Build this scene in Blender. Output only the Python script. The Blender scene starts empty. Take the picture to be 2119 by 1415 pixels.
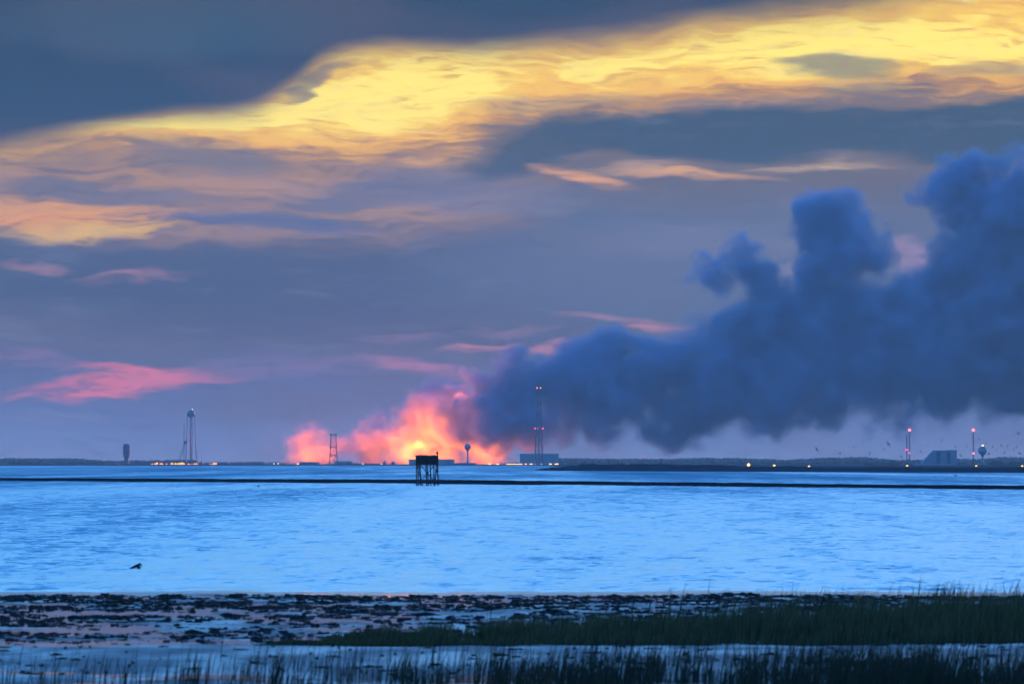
import bpy, bmesh, math, random
from mathutils import Vector, Matrix, noise as mnoise
import numpy as np

# ---------------------------------------------------------------- scene, camera, light
S = bpy.context.scene
COL = S.collection
F = 13500.0            # focal length in units of the 2119-wide frame
HOR = 958.0            # row of the horizon in that frame
CAMH = 3.0             # eye height above the water
EXPO = 3.5
S.render.engine = 'CYCLES'
S.view_settings.view_transform = 'Standard'
S.view_settings.look = 'None'
S.view_settings.exposure = EXPO
S.view_settings.gamma = 1.0
S.view_settings.use_curve_mapping = False
c = S.cycles
c.use_denoising = True
c.use_adaptive_sampling = True
c.adaptive_threshold = 0.02
c.max_bounces = 6
c.diffuse_bounces = 2
c.glossy_bounces = 3
c.transmission_bounces = 2
c.volume_bounces = 1
c.transparent_max_bounces = 8
c.volume_step_rate = 4.0
c.volume_max_steps = 256
c.sample_clamp_indirect = 4.0
c.caustics_reflective = False
c.caustics_refractive = False

cam_d = bpy.data.cameras.new('camera')
cam = bpy.data.objects.new('camera', cam_d)
COL.objects.link(cam)
cam.location = (0, 0, CAMH)
cam_d.sensor_width = 36.0
cam_d.lens = F * 36.0 / 2119.0
cam_d.clip_start = 0.5
cam_d.clip_end = 40000
cam.rotation_euler = (math.radians(90) + math.atan((HOR - 707.5) / F), 0, 0)
cam_d.dof.use_dof = True
cam_d.dof.focus_distance = 2500
cam_d.dof.aperture_fstop = 6.3
S.camera = cam

def at(px, py, D):
    """point at distance D seen at photo pixel px,py"""
    return Vector(((px - 1059.5) / F * D, D, CAMH + (HOR - py) / F * D))

# ---------------------------------------------------------------- node helper
class NB:
    def __init__(self, tree):
        self.t = tree; self.n = tree.nodes; self.l = tree.links
    def put(self, sock, v):
        if isinstance(v, bpy.types.NodeSocket): self.l.new(v, sock)
        elif v is not None: sock.default_value = v
    def new(self, typ, **kw):
        nd = self.n.new(typ)
        for k, v in kw.items(): setattr(nd, k, v)
        return nd
    def m(self, op, a, b=None, c3=None, clamp=False):
        nd = self.new('ShaderNodeMath', operation=op, use_clamp=clamp)
        self.put(nd.inputs[0], a); self.put(nd.inputs[1], b); self.put(nd.inputs[2], c3)
        return nd.outputs[0]
    def add(self, a, b): return self.m('ADD', a, b)
    def sub(self, a, b): return self.m('SUBTRACT', a, b)
    def mul(self, a, b): return self.m('MULTIPLY', a, b)
    def mr(self, v, a, b, lo=0.0, hi=1.0, smooth=True):
        nd = self.new('ShaderNodeMapRange', interpolation_type='SMOOTHSTEP' if smooth else 'LINEAR', clamp=True)
        self.put(nd.inputs['Value'], v)
        for k, q in (('From Min', a), ('From Max', b), ('To Min', lo), ('To Max', hi)): self.put(nd.inputs[k], q)
        return nd.outputs['Result']
    def xyz(self, x, y, z):
        nd = self.new('ShaderNodeCombineXYZ')
        self.put(nd.inputs[0], x); self.put(nd.inputs[1], y); self.put(nd.inputs[2], z)
        return nd.outputs[0]
    def sep(self, v):
        nd = self.new('ShaderNodeSeparateXYZ'); self.put(nd.inputs[0], v); return nd.outputs
    def noise(self, vec, scale, detail=4.0, rough=0.55, dist=0.0):
        nd = self.new('ShaderNodeTexNoise', noise_dimensions='3D')
        if vec is not None: self.put(nd.inputs['Vector'], vec)
        nd.inputs['Scale'].default_value = scale; nd.inputs['Detail'].default_value = detail
        nd.inputs['Roughness'].default_value = rough; nd.inputs['Distortion'].default_value = dist
        return nd.outputs
    def mix(self, fac, a, b):
        nd = self.new('ShaderNodeMix', data_type='RGBA', blend_type='MIX', clamp_factor=True)
        self.put(nd.inputs[0], fac); self.put(nd.inputs[6], a); self.put(nd.inputs[7], b)
        return nd.outputs[2]
    def ramp(self, v, stops, interp='LINEAR'):
        nd = self.new('ShaderNodeValToRGB'); r = nd.color_ramp; r.interpolation = interp
        while len(r.elements) < len(stops): r.elements.new(0.5)
        for e, (p, col) in zip(r.elements, stops): e.position = p; e.color = col
        self.put(nd.inputs[0], v); return nd.outputs[0]
    def curve(self, v, pts):
        nd = self.new('ShaderNodeFloatCurve'); cu = nd.mapping.curves[0]
        while len(cu.points) < len(pts): cu.points.new(0.5, 0.5)
        for p, (x, y) in zip(cu.points, pts): p.location = (x, y); p.handle_type = 'AUTO'
        nd.mapping.update(); self.put(nd.inputs['Value'], v); return nd.outputs[0]

def lin(v):
    v /= 255.0
    return v / 12.92 if v <= 0.04045 else ((v + 0.055) / 1.055) ** 2.4
def rgb(r, g, b, k=1.0):           # display colour -> scene radiance at this exposure
    q = k / 2 ** EXPO
    return (lin(r) * q, lin(g) * q, lin(b) * q, 1.0)

# ---------------------------------------------------------------- world: dusk sky with cloud decks
SUN_AZ, SUN_EL = math.radians(28), math.radians(2.5)
W = bpy.data.worlds.new('World'); S.world = W; W.use_nodes = True
W.cycles.sampling_method = 'MANUAL'; W.cycles.sample_map_resolution = 512
nb = NB(W.node_tree); W.node_tree.nodes.clear()
tc = nb.new('ShaderNodeTexCoord')
dx, dy, dz = nb.sep(tc.outputs['Generated'])
K = F / 1000.0
X = nb.mul(nb.m('ARCTAN2', dx, dy), K)          # azimuth, 1 unit = 1000 frame pixels (4.24 deg)
Y = nb.mul(nb.m('ARCSINE', dz), K)              # elevation, same unit
# wind-drawn warping of the cloud sheets
GK = 1.2
wv = nb.xyz(nb.mul(X, 1.0), nb.mul(Y, 3.6), 3.7)
n1 = nb.noise(wv, 2.2, 3, 0.55)
n1c = nb.sep(n1['Color'])
n2 = nb.noise(nb.xyz(nb.mul(X, 1.0), nb.mul(Y, 3.2), 9.1), 8.0, 4, 0.55, 0.2)
n2c = nb.sep(n2['Color'])
Xw = nb.add(X, nb.add(nb.mul(nb.sub(n1c[0], 0.5), 0.22), nb.mul(nb.sub(n2c[0], 0.5), 0.12)))
Yw = nb.add(Y, nb.add(nb.mul(nb.sub(n1c[1], 0.5), 0.10), nb.mul(nb.sub(n2c[1], 0.5), 0.032)))
n3 = nb.noise(nb.xyz(nb.mul(Xw, 1.0), nb.mul(Yw, 6.0), 5.2), 4.5, 6, 0.6, 0.1)['Fac']   # streaks
n4 = nb.noise(nb.xyz(nb.mul(X, 0.8), nb.mul(Y, 2.2), 1.2), 2.6, 2, 0.5)['Fac']           # broad tone

n5 = nb.noise(nb.xyz(nb.mul(Xw, 1.0), nb.mul(Yw, 7.5), 8.8), 11.0, 5, 0.66, 0.1)['Fac']     # fine striation
XYw = nb.xyz(Xw, Yw, 0.0)
def PX(p): return (p - 1059.5) / 1000.0
def PY(p): return (HOR - p) / 1000.0
def blob(px, py, rx, ry, ang=0.0, hard=0.0, soft=1.0):
    """soft elliptical patch; rx, ry in frame pixels"""
    mp = nb.new('ShaderNodeMapping', vector_type='TEXTURE')
    nb.l.new(XYw, mp.inputs['Vector'])
    mp.inputs['Location'].default_value = (PX(px), PY(py), 0)
    mp.inputs['Rotation'].default_value = (0, 0, math.radians(ang))
    mp.inputs['Scale'].default_value = (rx / 1000, ry / 1000, 1)
    dt = nb.new('ShaderNodeVectorMath', operation='DOT_PRODUCT')
    nb.l.new(mp.outputs[0], dt.inputs[0]); nb.l.new(mp.outputs[0], dt.inputs[1])
    q = dt.outputs['Value']
    return nb.mr(q, soft, hard, 0.0, 1.0)

# lower veil: colour by height above the horizon
base = nb.ramp(nb.mr(Yw, 0.0, 1.0, 0, 1, False), [
    (0.00, rgb(122, 140, 188)), (0.06, rgb(112, 130, 180)), (0.16, rgb(98, 108, 150)),
    (0.26, rgb(94, 94, 112)), (0.36, rgb(74, 82, 96)), (0.44, rgb(82, 86, 96)),
    (0.52, rgb(104, 100, 102)), (0.60, rgb(116, 104, 94)), (0.72, rgb(146, 118, 80))])
col = nb.mix(nb.mr(n4, 0.42, 0.66, 0, 0.45), base, rgb(104, 102, 114))
# blue slate belt mid-height
col = nb.mix(nb.mul(blob(560, 600, 900, 130, -3, 0.05), 0.5), col, rgb(70, 80, 96))
col = nb.mix(nb.mul(blob(1500, 560, 800, 170, 2, 0.0), 0.7), col, rgb(108, 116, 138))
col = nb.mix(nb.mul(blob(1400, 470, 520, 22, -4, 0.0), 0.5), col, rgb(88, 104, 126))
col = nb.mix(nb.mul(blob(1500, 500, 420, 60, 0, 0.0), 0.35), col, rgb(136, 130, 142))
# gold break between the decks
xt = nb.mr(X, -1.6, 1.6, 0, 1, False)
def crv(pts):            # boundary curve: frame pixel pairs -> height
    p = [((PX(a) + 1.6) / 3.2, PY(b)) for a, b in pts]
    return nb.curve(xt, p)
upper = crv([(-540, 450), (-200, 360), (0, 308), (140, 282), (350, 242), (480, 232), (600, 178), (680, 125), (770, 105), (1000, 104), (1200, 88), (1500, 52), (1800, 22), (2119, -40), (2660, -40)])
lower = crv([(-540, 420), (0, 350), (250, 330), (500, 335), (650, 345), (800, 345), (960, 330), (1040, 270), (1200, 240), (1400, 218), (1700, 205), (1950, 205), (2119, 225), (2660, 215)])
sunset = nb.mr(nb.m('ABSOLUTE', nb.sub(X, 1.2)), 16.0, 3.0, 0, 1)   # the break is lit towards the sunset only
g_lo = nb.mr(nb.sub(Yw, lower), -0.07, 0.11, 0, 1)
hot = nb.m('MAXIMUM', nb.m('MAXIMUM', nb.mul(blob(760, 205, 460, 100, 12), 0.32), nb.mul(blob(1700, 115, 760, 80, 3), 0.36)), nb.mul(blob(420, 262, 360, 34, 3), 0.45))
g = nb.add(nb.mul(g_lo, 0.74), nb.add(nb.mul(nb.sub(n3, 0.5), 0.70), nb.add(nb.mul(nb.sub(n5, 0.5), 0.80), hot)))
g = nb.mul(nb.mul(g, nb.mr(g_lo, 0.0, 0.35)), sunset)
gold = nb.ramp(g, [(0.0, rgb(112, 108, 112)), (0.22, rgb(150, 124, 96)), (0.42, rgb(206, 150, 70)), (0.64, rgb(248, 184, 54, GK)), (0.84, rgb(255, 204, 60, GK)), (1.0, rgb(255, 226, 90, GK * 1.15))])
col = nb.mix(nb.mr(g, 0.0, 0.36), col, gold)
# broken orange stratus under the break on the left
tan_f = nb.mul(blob(380, 390, 900, 150, -2, 0.1), nb.mr(nb.add(nb.mul(n3, 0.6), nb.mul(n5, 0.4)), 0.36, 0.60, 0.2, 1.0))
col = nb.mix(nb.mul(tan_f, nb.mr(g, 0.5, 0.1)), col, rgb(196, 146, 96))
for px, py, rx, ry, an, s, cc in [
        (420, 330, 220, 42, -6, 0.8, (124, 116, 112)), (230, 398, 330, 30, -4, 0.8, (116, 110, 118)),
        (820, 392, 330, 50, 6, 0.85, (112, 112, 128)), (560, 465, 300, 26, -3, 0.85, (92, 100, 132)),
        (1050, 420, 260, 40, 0, 0.6, (112, 116, 138)), (640, 168, 100, 17, 24, 0.75, (116, 112, 108)),
        (1180, 205, 260, 26, 4, 0.5, (190, 164, 108)), (1750, 143, 170, 22, -3, 0.8, (132, 128, 98)),
        (1770, 175, 130, 30, 0, 0.5, (190, 166, 104)), (2060, 148, 160, 20, 2, 0.6, (168, 150, 104))]:
    col = nb.mix(nb.mul(blob(px, py, rx, ry, an, 0.1), s), col, rgb(*cc))
# slate lens on the right
lens = nb.m('MAXIMUM', blob(1640, 276, 700, 62, 1.0, 0.45), nb.m('MAXIMUM', blob(2150, 275, 560, 70, 0, 0.4), nb.mul(blob(1120, 300, 190, 54, 24, 0.2), 0.9)))
lens = nb.mul(lens, nb.mr(n3, 0.2, 0.45, 0.75, 1.0))
col = nb.mix(lens, col, nb.mix(n4, rgb(70, 80, 80), rgb(60, 84, 94)))
# lit edges and small torn clouds
for px, py, rx, ry, an, s, cc in [
        (130, 446, 300, 40, -2, 1.0, (255, 172, 44)), (190, 486, 220, 24, 3, 1.0, (255, 196, 48)), (70, 462, 170, 30, 0, .9, (255, 168, 44)),
        (1180, 374, 115, 18, -14, 0.95, (255, 176, 96)), (1420, 366, 210, 17, -1, 0.9, (248, 180, 104)), (1690, 346, 150, 13, 2, 0.85, (222, 184, 132)),
        (1300, 352, 160, 15, 4, 0.6, (220, 172, 126)), (80, 552, 80, 13, -8, 0.5, (206, 138, 128)), (300, 574, 130, 13, 1, 0.55, (208, 140, 138)),
        (220, 800, 205, 27, 5, 1.0, (240, 122, 142)), (330, 772, 190, 17, -4, 0.95, (248, 124, 140)), (60, 748, 180, 20, -8, 0.5, (160, 120, 156)),
        (600, 762, 320, 26, 2, 0.5, (146, 120, 158)), (850, 758, 130, 20, -8, 0.75, (196, 124, 154)), (840, 706, 110, 9, 2, 0.4, (160, 122, 150)), (990, 720, 90, 12, 5, 0.85, (222, 136, 150)),
        (1060, 690, 110, 9, -1, 0.6, (184, 130, 150)), (1350, 678, 90, 15, 0, 0.8, (222, 142, 150)), (1150, 725, 70, 14, 8, .8, (214, 136, 150)), (1230, 664, 120, 9, 0, .6, (190, 134, 150)), (1680, 560, 100, 26, 5, 0.5, (186, 156, 184)), (1870, 520, 60, 40, 0, 0.6, (196, 150, 180))]:
    col = nb.mix(nb.mul(nb.mul(blob(px, py, rx, ry, an, -0.35, 1.25), nb.mr(nb.add(nb.mul(n3, 0.5), nb.mul(n5, 0.5)), 0.38, 0.58, 0.25, 1.2)), s), col, rgb(*cc))
# fine unevenness of all the lower cloud
col = nb.mix(nb.mr(n5, 0.52, 0.30, 0, 0.22), col, rgb(70, 84, 112))
col = nb.mix(nb.mr(n3, 0.52, 0.72, 0, 0.22), col, rgb(142, 140, 160))
# top deck
deck_c = nb.mix(nb.mr(n4, 0.36, 0.64), rgb(44, 64, 76), rgb(74, 74, 84))
deck_c = nb.mix(nb.mr(X, 0.15, 1.0, 0, 0.8), deck_c, rgb(42, 56, 62))
deck_c = nb.mix(nb.mul(blob(350, 60, 420, 90, 0), 0.6), deck_c, rgb(54, 86, 100))
# thin olive skirt of the deck, then the deck itself
dsk = nb.mr(nb.sub(nb.add(nb.mul(Yw, 0.55), nb.mul(Y, 0.45)), upper), -0.07, 0.03, 0, 0.6)
col = nb.mix(dsk, col, rgb(150, 132, 84))
deck = nb.mr(nb.sub(nb.add(nb.mul(Yw, 0.55), nb.mul(Y, 0.45)), upper), -0.026, nb.mr(X, -0.3, 1.0, 0.034, 0.06), 0, 1)
col = nb.mix(deck, col, deck_c)
# the deck ends higher up; beyond it the clear dusk sky
clear = nb.mr(nb.add(Y, nb.mul(nb.sub(n4, 0.5), 0.6)), 1.15, 2.4, 0, 1)
sky = nb.new('ShaderNodeTexSky', sky_type='NISHITA', sun_disc=False, sun_elevation=SUN_EL, sun_rotation=SUN_AZ)
sky.ozone_density = 5.6; sky.air_density = 1.2; sky.dust_density = 0.4
bg1 = nb.new('ShaderNodeBackground'); bg1.inputs[1].default_value = 0.15; nb.l.new(sky.outputs[0], bg1.inputs[0])
bg2 = nb.new('ShaderNodeBackground'); bg2.inputs[1].default_value = 1.0; nb.l.new(col, bg2.inputs[0])
mx = nb.new('ShaderNodeMixShader'); nb.l.new(clear, mx.inputs[0]); nb.l.new(bg2.outputs[0], mx.inputs[1]); nb.l.new(bg1.outputs[0], mx.inputs[2])
wo = nb.new('ShaderNodeOutputWorld'); nb.l.new(mx.outputs[0], wo.inputs[0])

sd = bpy.data.lights.new('sun', 'SUN'); sd.energy = 0.1; sd.angle = math.radians(12); sd.color = (1.0, 0.75, 0.5)
sun = bpy.data.objects.new('sun', sd); COL.objects.link(sun)
sv = Vector((math.sin(SUN_AZ) * math.cos(SUN_EL), math.cos(SUN_AZ) * math.cos(SUN_EL), math.sin(SUN_EL)))
sun.rotation_euler = sv.to_track_quat('Z', 'Y').to_euler(); sun.location = (200, 300, 400)

# ---------------------------------------------------------------- materials
def mat(name, col=(0.5, 0.5, 0.5), rough=0.8, metal=0.0, var=0.25, scale=3.0, bump=0.0, spec=0.3):
    m = bpy.data.materials.new(name); m.use_nodes = True
    b = NB(m.node_tree); p = m.node_tree.nodes['Principled BSDF']
    p.inputs['Roughness'].default_value = rough; p.inputs['Metallic'].default_value = metal
    p.inputs['Specular IOR Level'].default_value = spec
    t = b.new('ShaderNodeTexCoord')
    n = b.noise(t.outputs['Object'], scale, 5, 0.6)
    lo = tuple(v * (1 - var) for v in col) + (1,); hi = tuple(v * (1 + var) for v in col) + (1,)
    b.put(p.inputs['Base Color'], b.mix(b.mr(n['Fac'], 0.3, 0.7), lo, hi))
    if bump:
        bp = b.new('ShaderNodeBump'); bp.inputs['Strength'].default_value = bump; bp.inputs['Distance'].default_value = 0.05
        b.l.new(n['Fac'], bp.inputs['Height']); b.l.new(bp.outputs[0], p.inputs['Normal'])
    return m
def emat(name, col, strength):
    m = bpy.data.materials.new(name); m.use_nodes = True
    t = m.node_tree; t.nodes.clear()
    e = t.nodes.new('ShaderNodeEmission'); e.inputs[0].default_value = (*col, 1); e.inputs[1].default_value = strength
    o = t.nodes.new('ShaderNodeOutputMaterial'); t.links.new(e.outputs[0], o.inputs[0])
    m.cycles.emission_sampling = 'NONE'
    return m

WTILT = -0.42
def water_mat():
    m = bpy.data.materials.new('sea_water'); m.use_nodes = True
    b = NB(m.node_tree); p = m.node_tree.nodes['Principled BSDF']
    g = b.new('ShaderNodeNewGeometry'); P = g.outputs['Position']
    x, y, z = b.sep(P)
    # shallow water behind the shore lies calm; open water carries chop and wind lanes
    edge = b.noise(b.xyz(b.mul(x, 0.12), b.mul(y, 0.05), 2.0), 1.0, 3)['Fac']
    open_f = b.mr(b.add(y, b.mul(b.sub(edge, 0.5), 5.0)), 150.5, 155.0, 0, 1)
    # chop seen at a grazing angle: self-affine lanes, longer in depth the coarser they are
    def octv(sx, sy, zz): return b.sub(b.noise(b.xyz(b.mul(x, 1 / sx), b.mul(y, 1 / sy), zz), 1.0, 2.5, 0.6, 0.3)['Fac'], 0.5)
    lanes = b.add(b.add(b.add(octv(.26, .7, 20.0), b.mul(octv(.5, 1.9, 0.0), 1.3)), b.mul(octv(1.0, 5.5, 3.0), 1.2)), b.add(b.mul(octv(2.2, 20, 6.0), .8), b.add(b.mul(octv(5.0, 80, 9.0), .45), b.mul(b.add(octv(24, 600, 12.0), octv(60, 2200, 15.0)), 1.0))))
    lanes = b.mul(lanes, open_f)
    rough = b.mul(open_f, b.m('ADD', 0.20, b.mul(lanes, 0.06), clamp=True))
    b.put(p.inputs['Roughness'], b.m('MAXIMUM', rough, b.mr(y, 146.0, 148.5, 0.045, 0.17)))
    p.inputs['IOR'].default_value = 1.333
    b.put(p.inputs['Base Color'], b.mix(b.mr(lanes, -0.3, 0.3), (0.014, 0.070, 0.098, 1), (0.040, 0.160, 0.19, 1)))
    w1 = b.noise(b.xyz(x, b.mul(y, 0.7), 1.0), 1.7, 4, 0.6)['Fac']
    w2 = b.noise(b.xyz(b.mul(x, 0.35), b.mul(y, 0.25), 3.0), 1.0, 3, 0.6)['Fac']
    h = b.add(b.mul(w1, 0.06), b.mul(w2, 0.25))
    bp = b.new('ShaderNodeBump'); bp.inputs['Distance'].default_value = 1.0
    b.put(bp.inputs['Strength'], b.add(b.mul(open_f, 0.55), 0.02)); b.put(bp.inputs['Height'], h)
    tl = b.new('ShaderNodeVectorMath', operation='ADD'); b.l.new(bp.outputs[0], tl.inputs[0])
    b.put(tl.inputs[1], b.xyz(0.0, b.mul(b.m('MINIMUM', b.add(b.mul(lanes, WTILT), b.mr(y, 200.0, 1400.0, -0.105, -0.26, False)), -0.06), open_f), 0.0))
    nz = b.new('ShaderNodeVectorMath', operation='NORMALIZE'); b.l.new(tl.outputs[0], nz.inputs[0])
    b.l.new(nz.outputs[0], p.inputs['Normal'])
    return m

def haze_mat():
    m = bpy.data.materials.new('haze_air'); m.use_nodes = True
    t = m.node_tree; t.nodes.clear()
    v = t.nodes.new('ShaderNodeVolumePrincipled')
    v.inputs['Color'].default_value = (0.84, 0.80, 0.82, 1)
    v.inputs['Density'].default_value = 3.3e-5
    v.inputs['Anisotropy'].default_value = 0.0
    o = t.nodes.new('ShaderNodeOutputMaterial'); t.links.new(v.outputs[0], o.inputs['Volume'])
    return m

# ---------------------------------------------------------------- mesh helpers
class MB:
    def __init__(self): self.v = []; self.f = []
    def box(self, x0, x1, y0, y1, z0, z1):
        o = len(self.v)
        self.v += [(x, y, z) for z in (z0, z1) for y in (y0, y1) for x in (x0, x1)]
        self.f += [tuple(o + i for i in q) for q in ((0, 2, 3, 1), (4, 5, 7, 6), (0, 1, 5, 4), (2, 6, 7, 3), (0, 4, 6, 2), (1, 3, 7, 5))]
        return self
    def tube(self, a, b, r0, r1=None, n=6):
        r1 = r0 if r1 is None else r1
        a, b = Vector(a), Vector(b); d = (b - a).normalized()
        u = d.orthogonal().normalized(); w = d.cross(u); o = len(self.v)
        for c0, r in ((a, r0), (b, r1)):
            for i in range(n):
                t = 2 * math.pi * i / n
                self.v.append(tuple(c0 + u * (math.cos(t) * r) + w * (math.sin(t) * r)))
        for i in range(n): self.f.append((o + i, o + (i + 1) % n, o + n + (i + 1) % n, o + n + i))
        self.f.append(tuple(o + n - 1 - i for i in range(n))); self.f.append(tuple(o + n + i for i in range(n)))
        return self
    def lathe(self, prof, n=20, c0=(0, 0, 0)):
        o = len(self.v)
        for r, z in prof:
            for i in range(n):
                t = 2 * math.pi * i / n
                self.v.append((c0[0] + max(r, 1e-3) * math.cos(t), c0[1] + max(r, 1e-3) * math.sin(t), c0[2] + z))
        for k in range(len(prof) - 1):
            for i in range(n):
                self.f.append((o + k * n + i, o + k * n + (i + 1) % n, o + (k + 1) * n + (i + 1) % n, o + (k + 1) * n + i))
        self.f.append(tuple(o + n - 1 - i for i in range(n))); e = o + (len(prof) - 1) * n
        self.f.append(tuple(e + i for i in range(n)))
        return self
    def ball(self, c0, r, n=10, m=6, sq=(1, 1, 1)):
        prof = [(r * math.sin(math.pi * k / m), -r * math.cos(math.pi * k / m)) for k in range(m + 1)]
        o = len(self.v); self.lathe(prof, n)
        for i in range(o, len(self.v)):
            x, y, z = self.v[i]; self.v[i] = (c0[0] + x * sq[0], c0[1] + y * sq[1], c0[2] + z * sq[2])
        return self
    def prism(self, poly, y0, y1):      # polygon in x,z extruded along y
        o = len(self.v); n = len(poly)
        self.v += [(x, y0, z) for x, z in poly] + [(x, y1, z) for x, z in poly]
        for i in range(n): self.f.append((o + i, o + (i + 1) % n, o + n + (i + 1) % n, o + n + i))
        self.f.append(tuple(o + n - 1 - i for i in range(n))); self.f.append(tuple(o + n + i for i in range(n)))
        return self
    def mesh(self, name, smooth=False):
        me = bpy.data.meshes.new(name); me.from_pydata(self.v, [], self.f); me.validate(); me.update()
        if smooth: me.shade_smooth()
        bm = bmesh.new(); bm.from_mesh(me); bmesh.ops.recalc_face_normals(bm, faces=bm.faces); bm.to_mesh(me); bm.free()
        return me
    def build(self, name, m, parent=None, loc=None, smooth=False):
        return link(name, self.mesh(name, smooth), m, parent, loc)
def link(name, me, m, parent=None, loc=None):
    if m is not None and not me.materials: me.materials.append(m)
    o = bpy.data.objects.new(name, me); COL.objects.link(o)
    if parent: o.parent = parent
    if loc is not None: o.location = loc
    return o
def tag(o, label=None, cat=None, group=None, kind=None):
    if label: o['label'] = label
    if cat: o['category'] = cat
    if group: o['group'] = group
    if kind: o['kind'] = kind
    return o
def thing(name, loc, label, cat, group=None, rz=0.0):
    o = bpy.data.objects.new(name, None); COL.objects.link(o); o.location = loc; o.rotation_euler = (0, 0, rz)
    o.empty_display_size = 1.0
    return tag(o, label, cat, group)
def grid_mesh(name, xs, ys, hf):
    nx, ny = len(xs), len(ys)
    gx, gy = np.meshgrid(xs, ys); gz = hf(gx, gy)
    v = np.stack([gx, gy, gz], -1).reshape(-1, 3)
    i = (np.arange(ny - 1)[:, None] * nx + np.arange(nx - 1)[None, :]).reshape(-1)
    f = np.stack([i, i + 1, i + nx + 1, i + nx], -1)
    me = bpy.data.meshes.new(name)
    me.vertices.add(len(v)); me.vertices.foreach_set('co', v.ravel().astype(np.float32))
    me.loops.add(f.size); me.loops.foreach_set('vertex_index', f.ravel().astype(np.int32))
    me.polygons.add(len(f)); me.polygons.foreach_set('loop_start', (np.arange(len(f)) * 4).astype(np.int32))
    me.update(calc_edges=True); me.validate(); me.shade_smooth()
    return me
def quads_mesh(name, v, f):
    me = bpy.data.meshes.new(name)
    me.vertices.add(len(v)); me.vertices.foreach_set('co', np.asarray(v, np.float32).ravel())
    f = np.asarray(f, np.int32); k = f.shape[1]
    me.loops.add(f.size); me.loops.foreach_set('vertex_index', f.ravel())
    me.polygons.add(len(f)); me.polygons.foreach_set('loop_start', (np.arange(len(f)) * k).astype(np.int32))
    me.update(calc_edges=True); me.validate()
    return me
_tab = np.random.RandomState(7).rand(256, 256)
def vnoise(x, y):          # smooth tiling value noise
    xi = np.floor(x).astype(int); yi = np.floor(y).astype(int); fx = x - xi; fy = y - yi
    fx = fx * fx * (3 - 2 * fx); fy = fy * fy * (3 - 2 * fy)
    a = _tab[yi % 256, xi % 256]; b = _tab[yi % 256, (xi + 1) % 256]; c1 = _tab[(yi + 1) % 256, xi % 256]; d = _tab[(yi + 1) % 256, (xi + 1) % 256]
    return (a * (1 - fx) + b * fx) * (1 - fy) + (c1 * (1 - fx) + d * fx) * fy
def fbm(x, y, o=4, g=0.5):
    t = 0; a = 1; s = 0
    for k in range(o):
        t = t + a * vnoise(x * 2 ** k + 17.3 * k, y * 2 ** k + 5.1 * k); s += a; a *= g
    return t / s

# ---------------------------------------------------------------- setting: water and air
M_WATER = water_mat()
me = quads_mesh('water', [(-5900, -800, 0), (5900, -800, 0), (5900, 12900, 0), (-5900, 12900, 0)], [(0, 1, 2, 3)])
tag(link('water', me, M_WATER), kind='structure')
HZ = MB().box(-6000, 6000, -900, 13000, -4, 500).build('haze', haze_mat())
tag(HZ, kind='stuff')

# ---------------------------------------------------------------- smoke plume (a real volume, lit by the fires and the sky)
def smoke_mat():
    m = bpy.data.materials.new('smoke'); m.use_nodes = True
    t = m.node_tree; t.nodes.clear(); b = NB(t)
    a = b.new('ShaderNodeAttribute'); a.attribute_name = 'density'
    v = t.nodes.new('ShaderNodeVolumePrincipled')
    v.inputs['Color'].default_value = SMOKE_COL
    v.inputs['Density Attribute'].default_value = ''
    v.inputs['Anisotropy'].default_value = 0.0
    b.put(v.inputs['Density'], b.mul(a.outputs['Fac'], 0.11))
    o = t.nodes.new('ShaderNodeOutputMaterial'); t.links.new(v.outputs[0], o.inputs['Volume'])
    return m
SMOKE_COL = (0.33, 0.46, 0.64, 1)
SD = 9250.0
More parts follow.
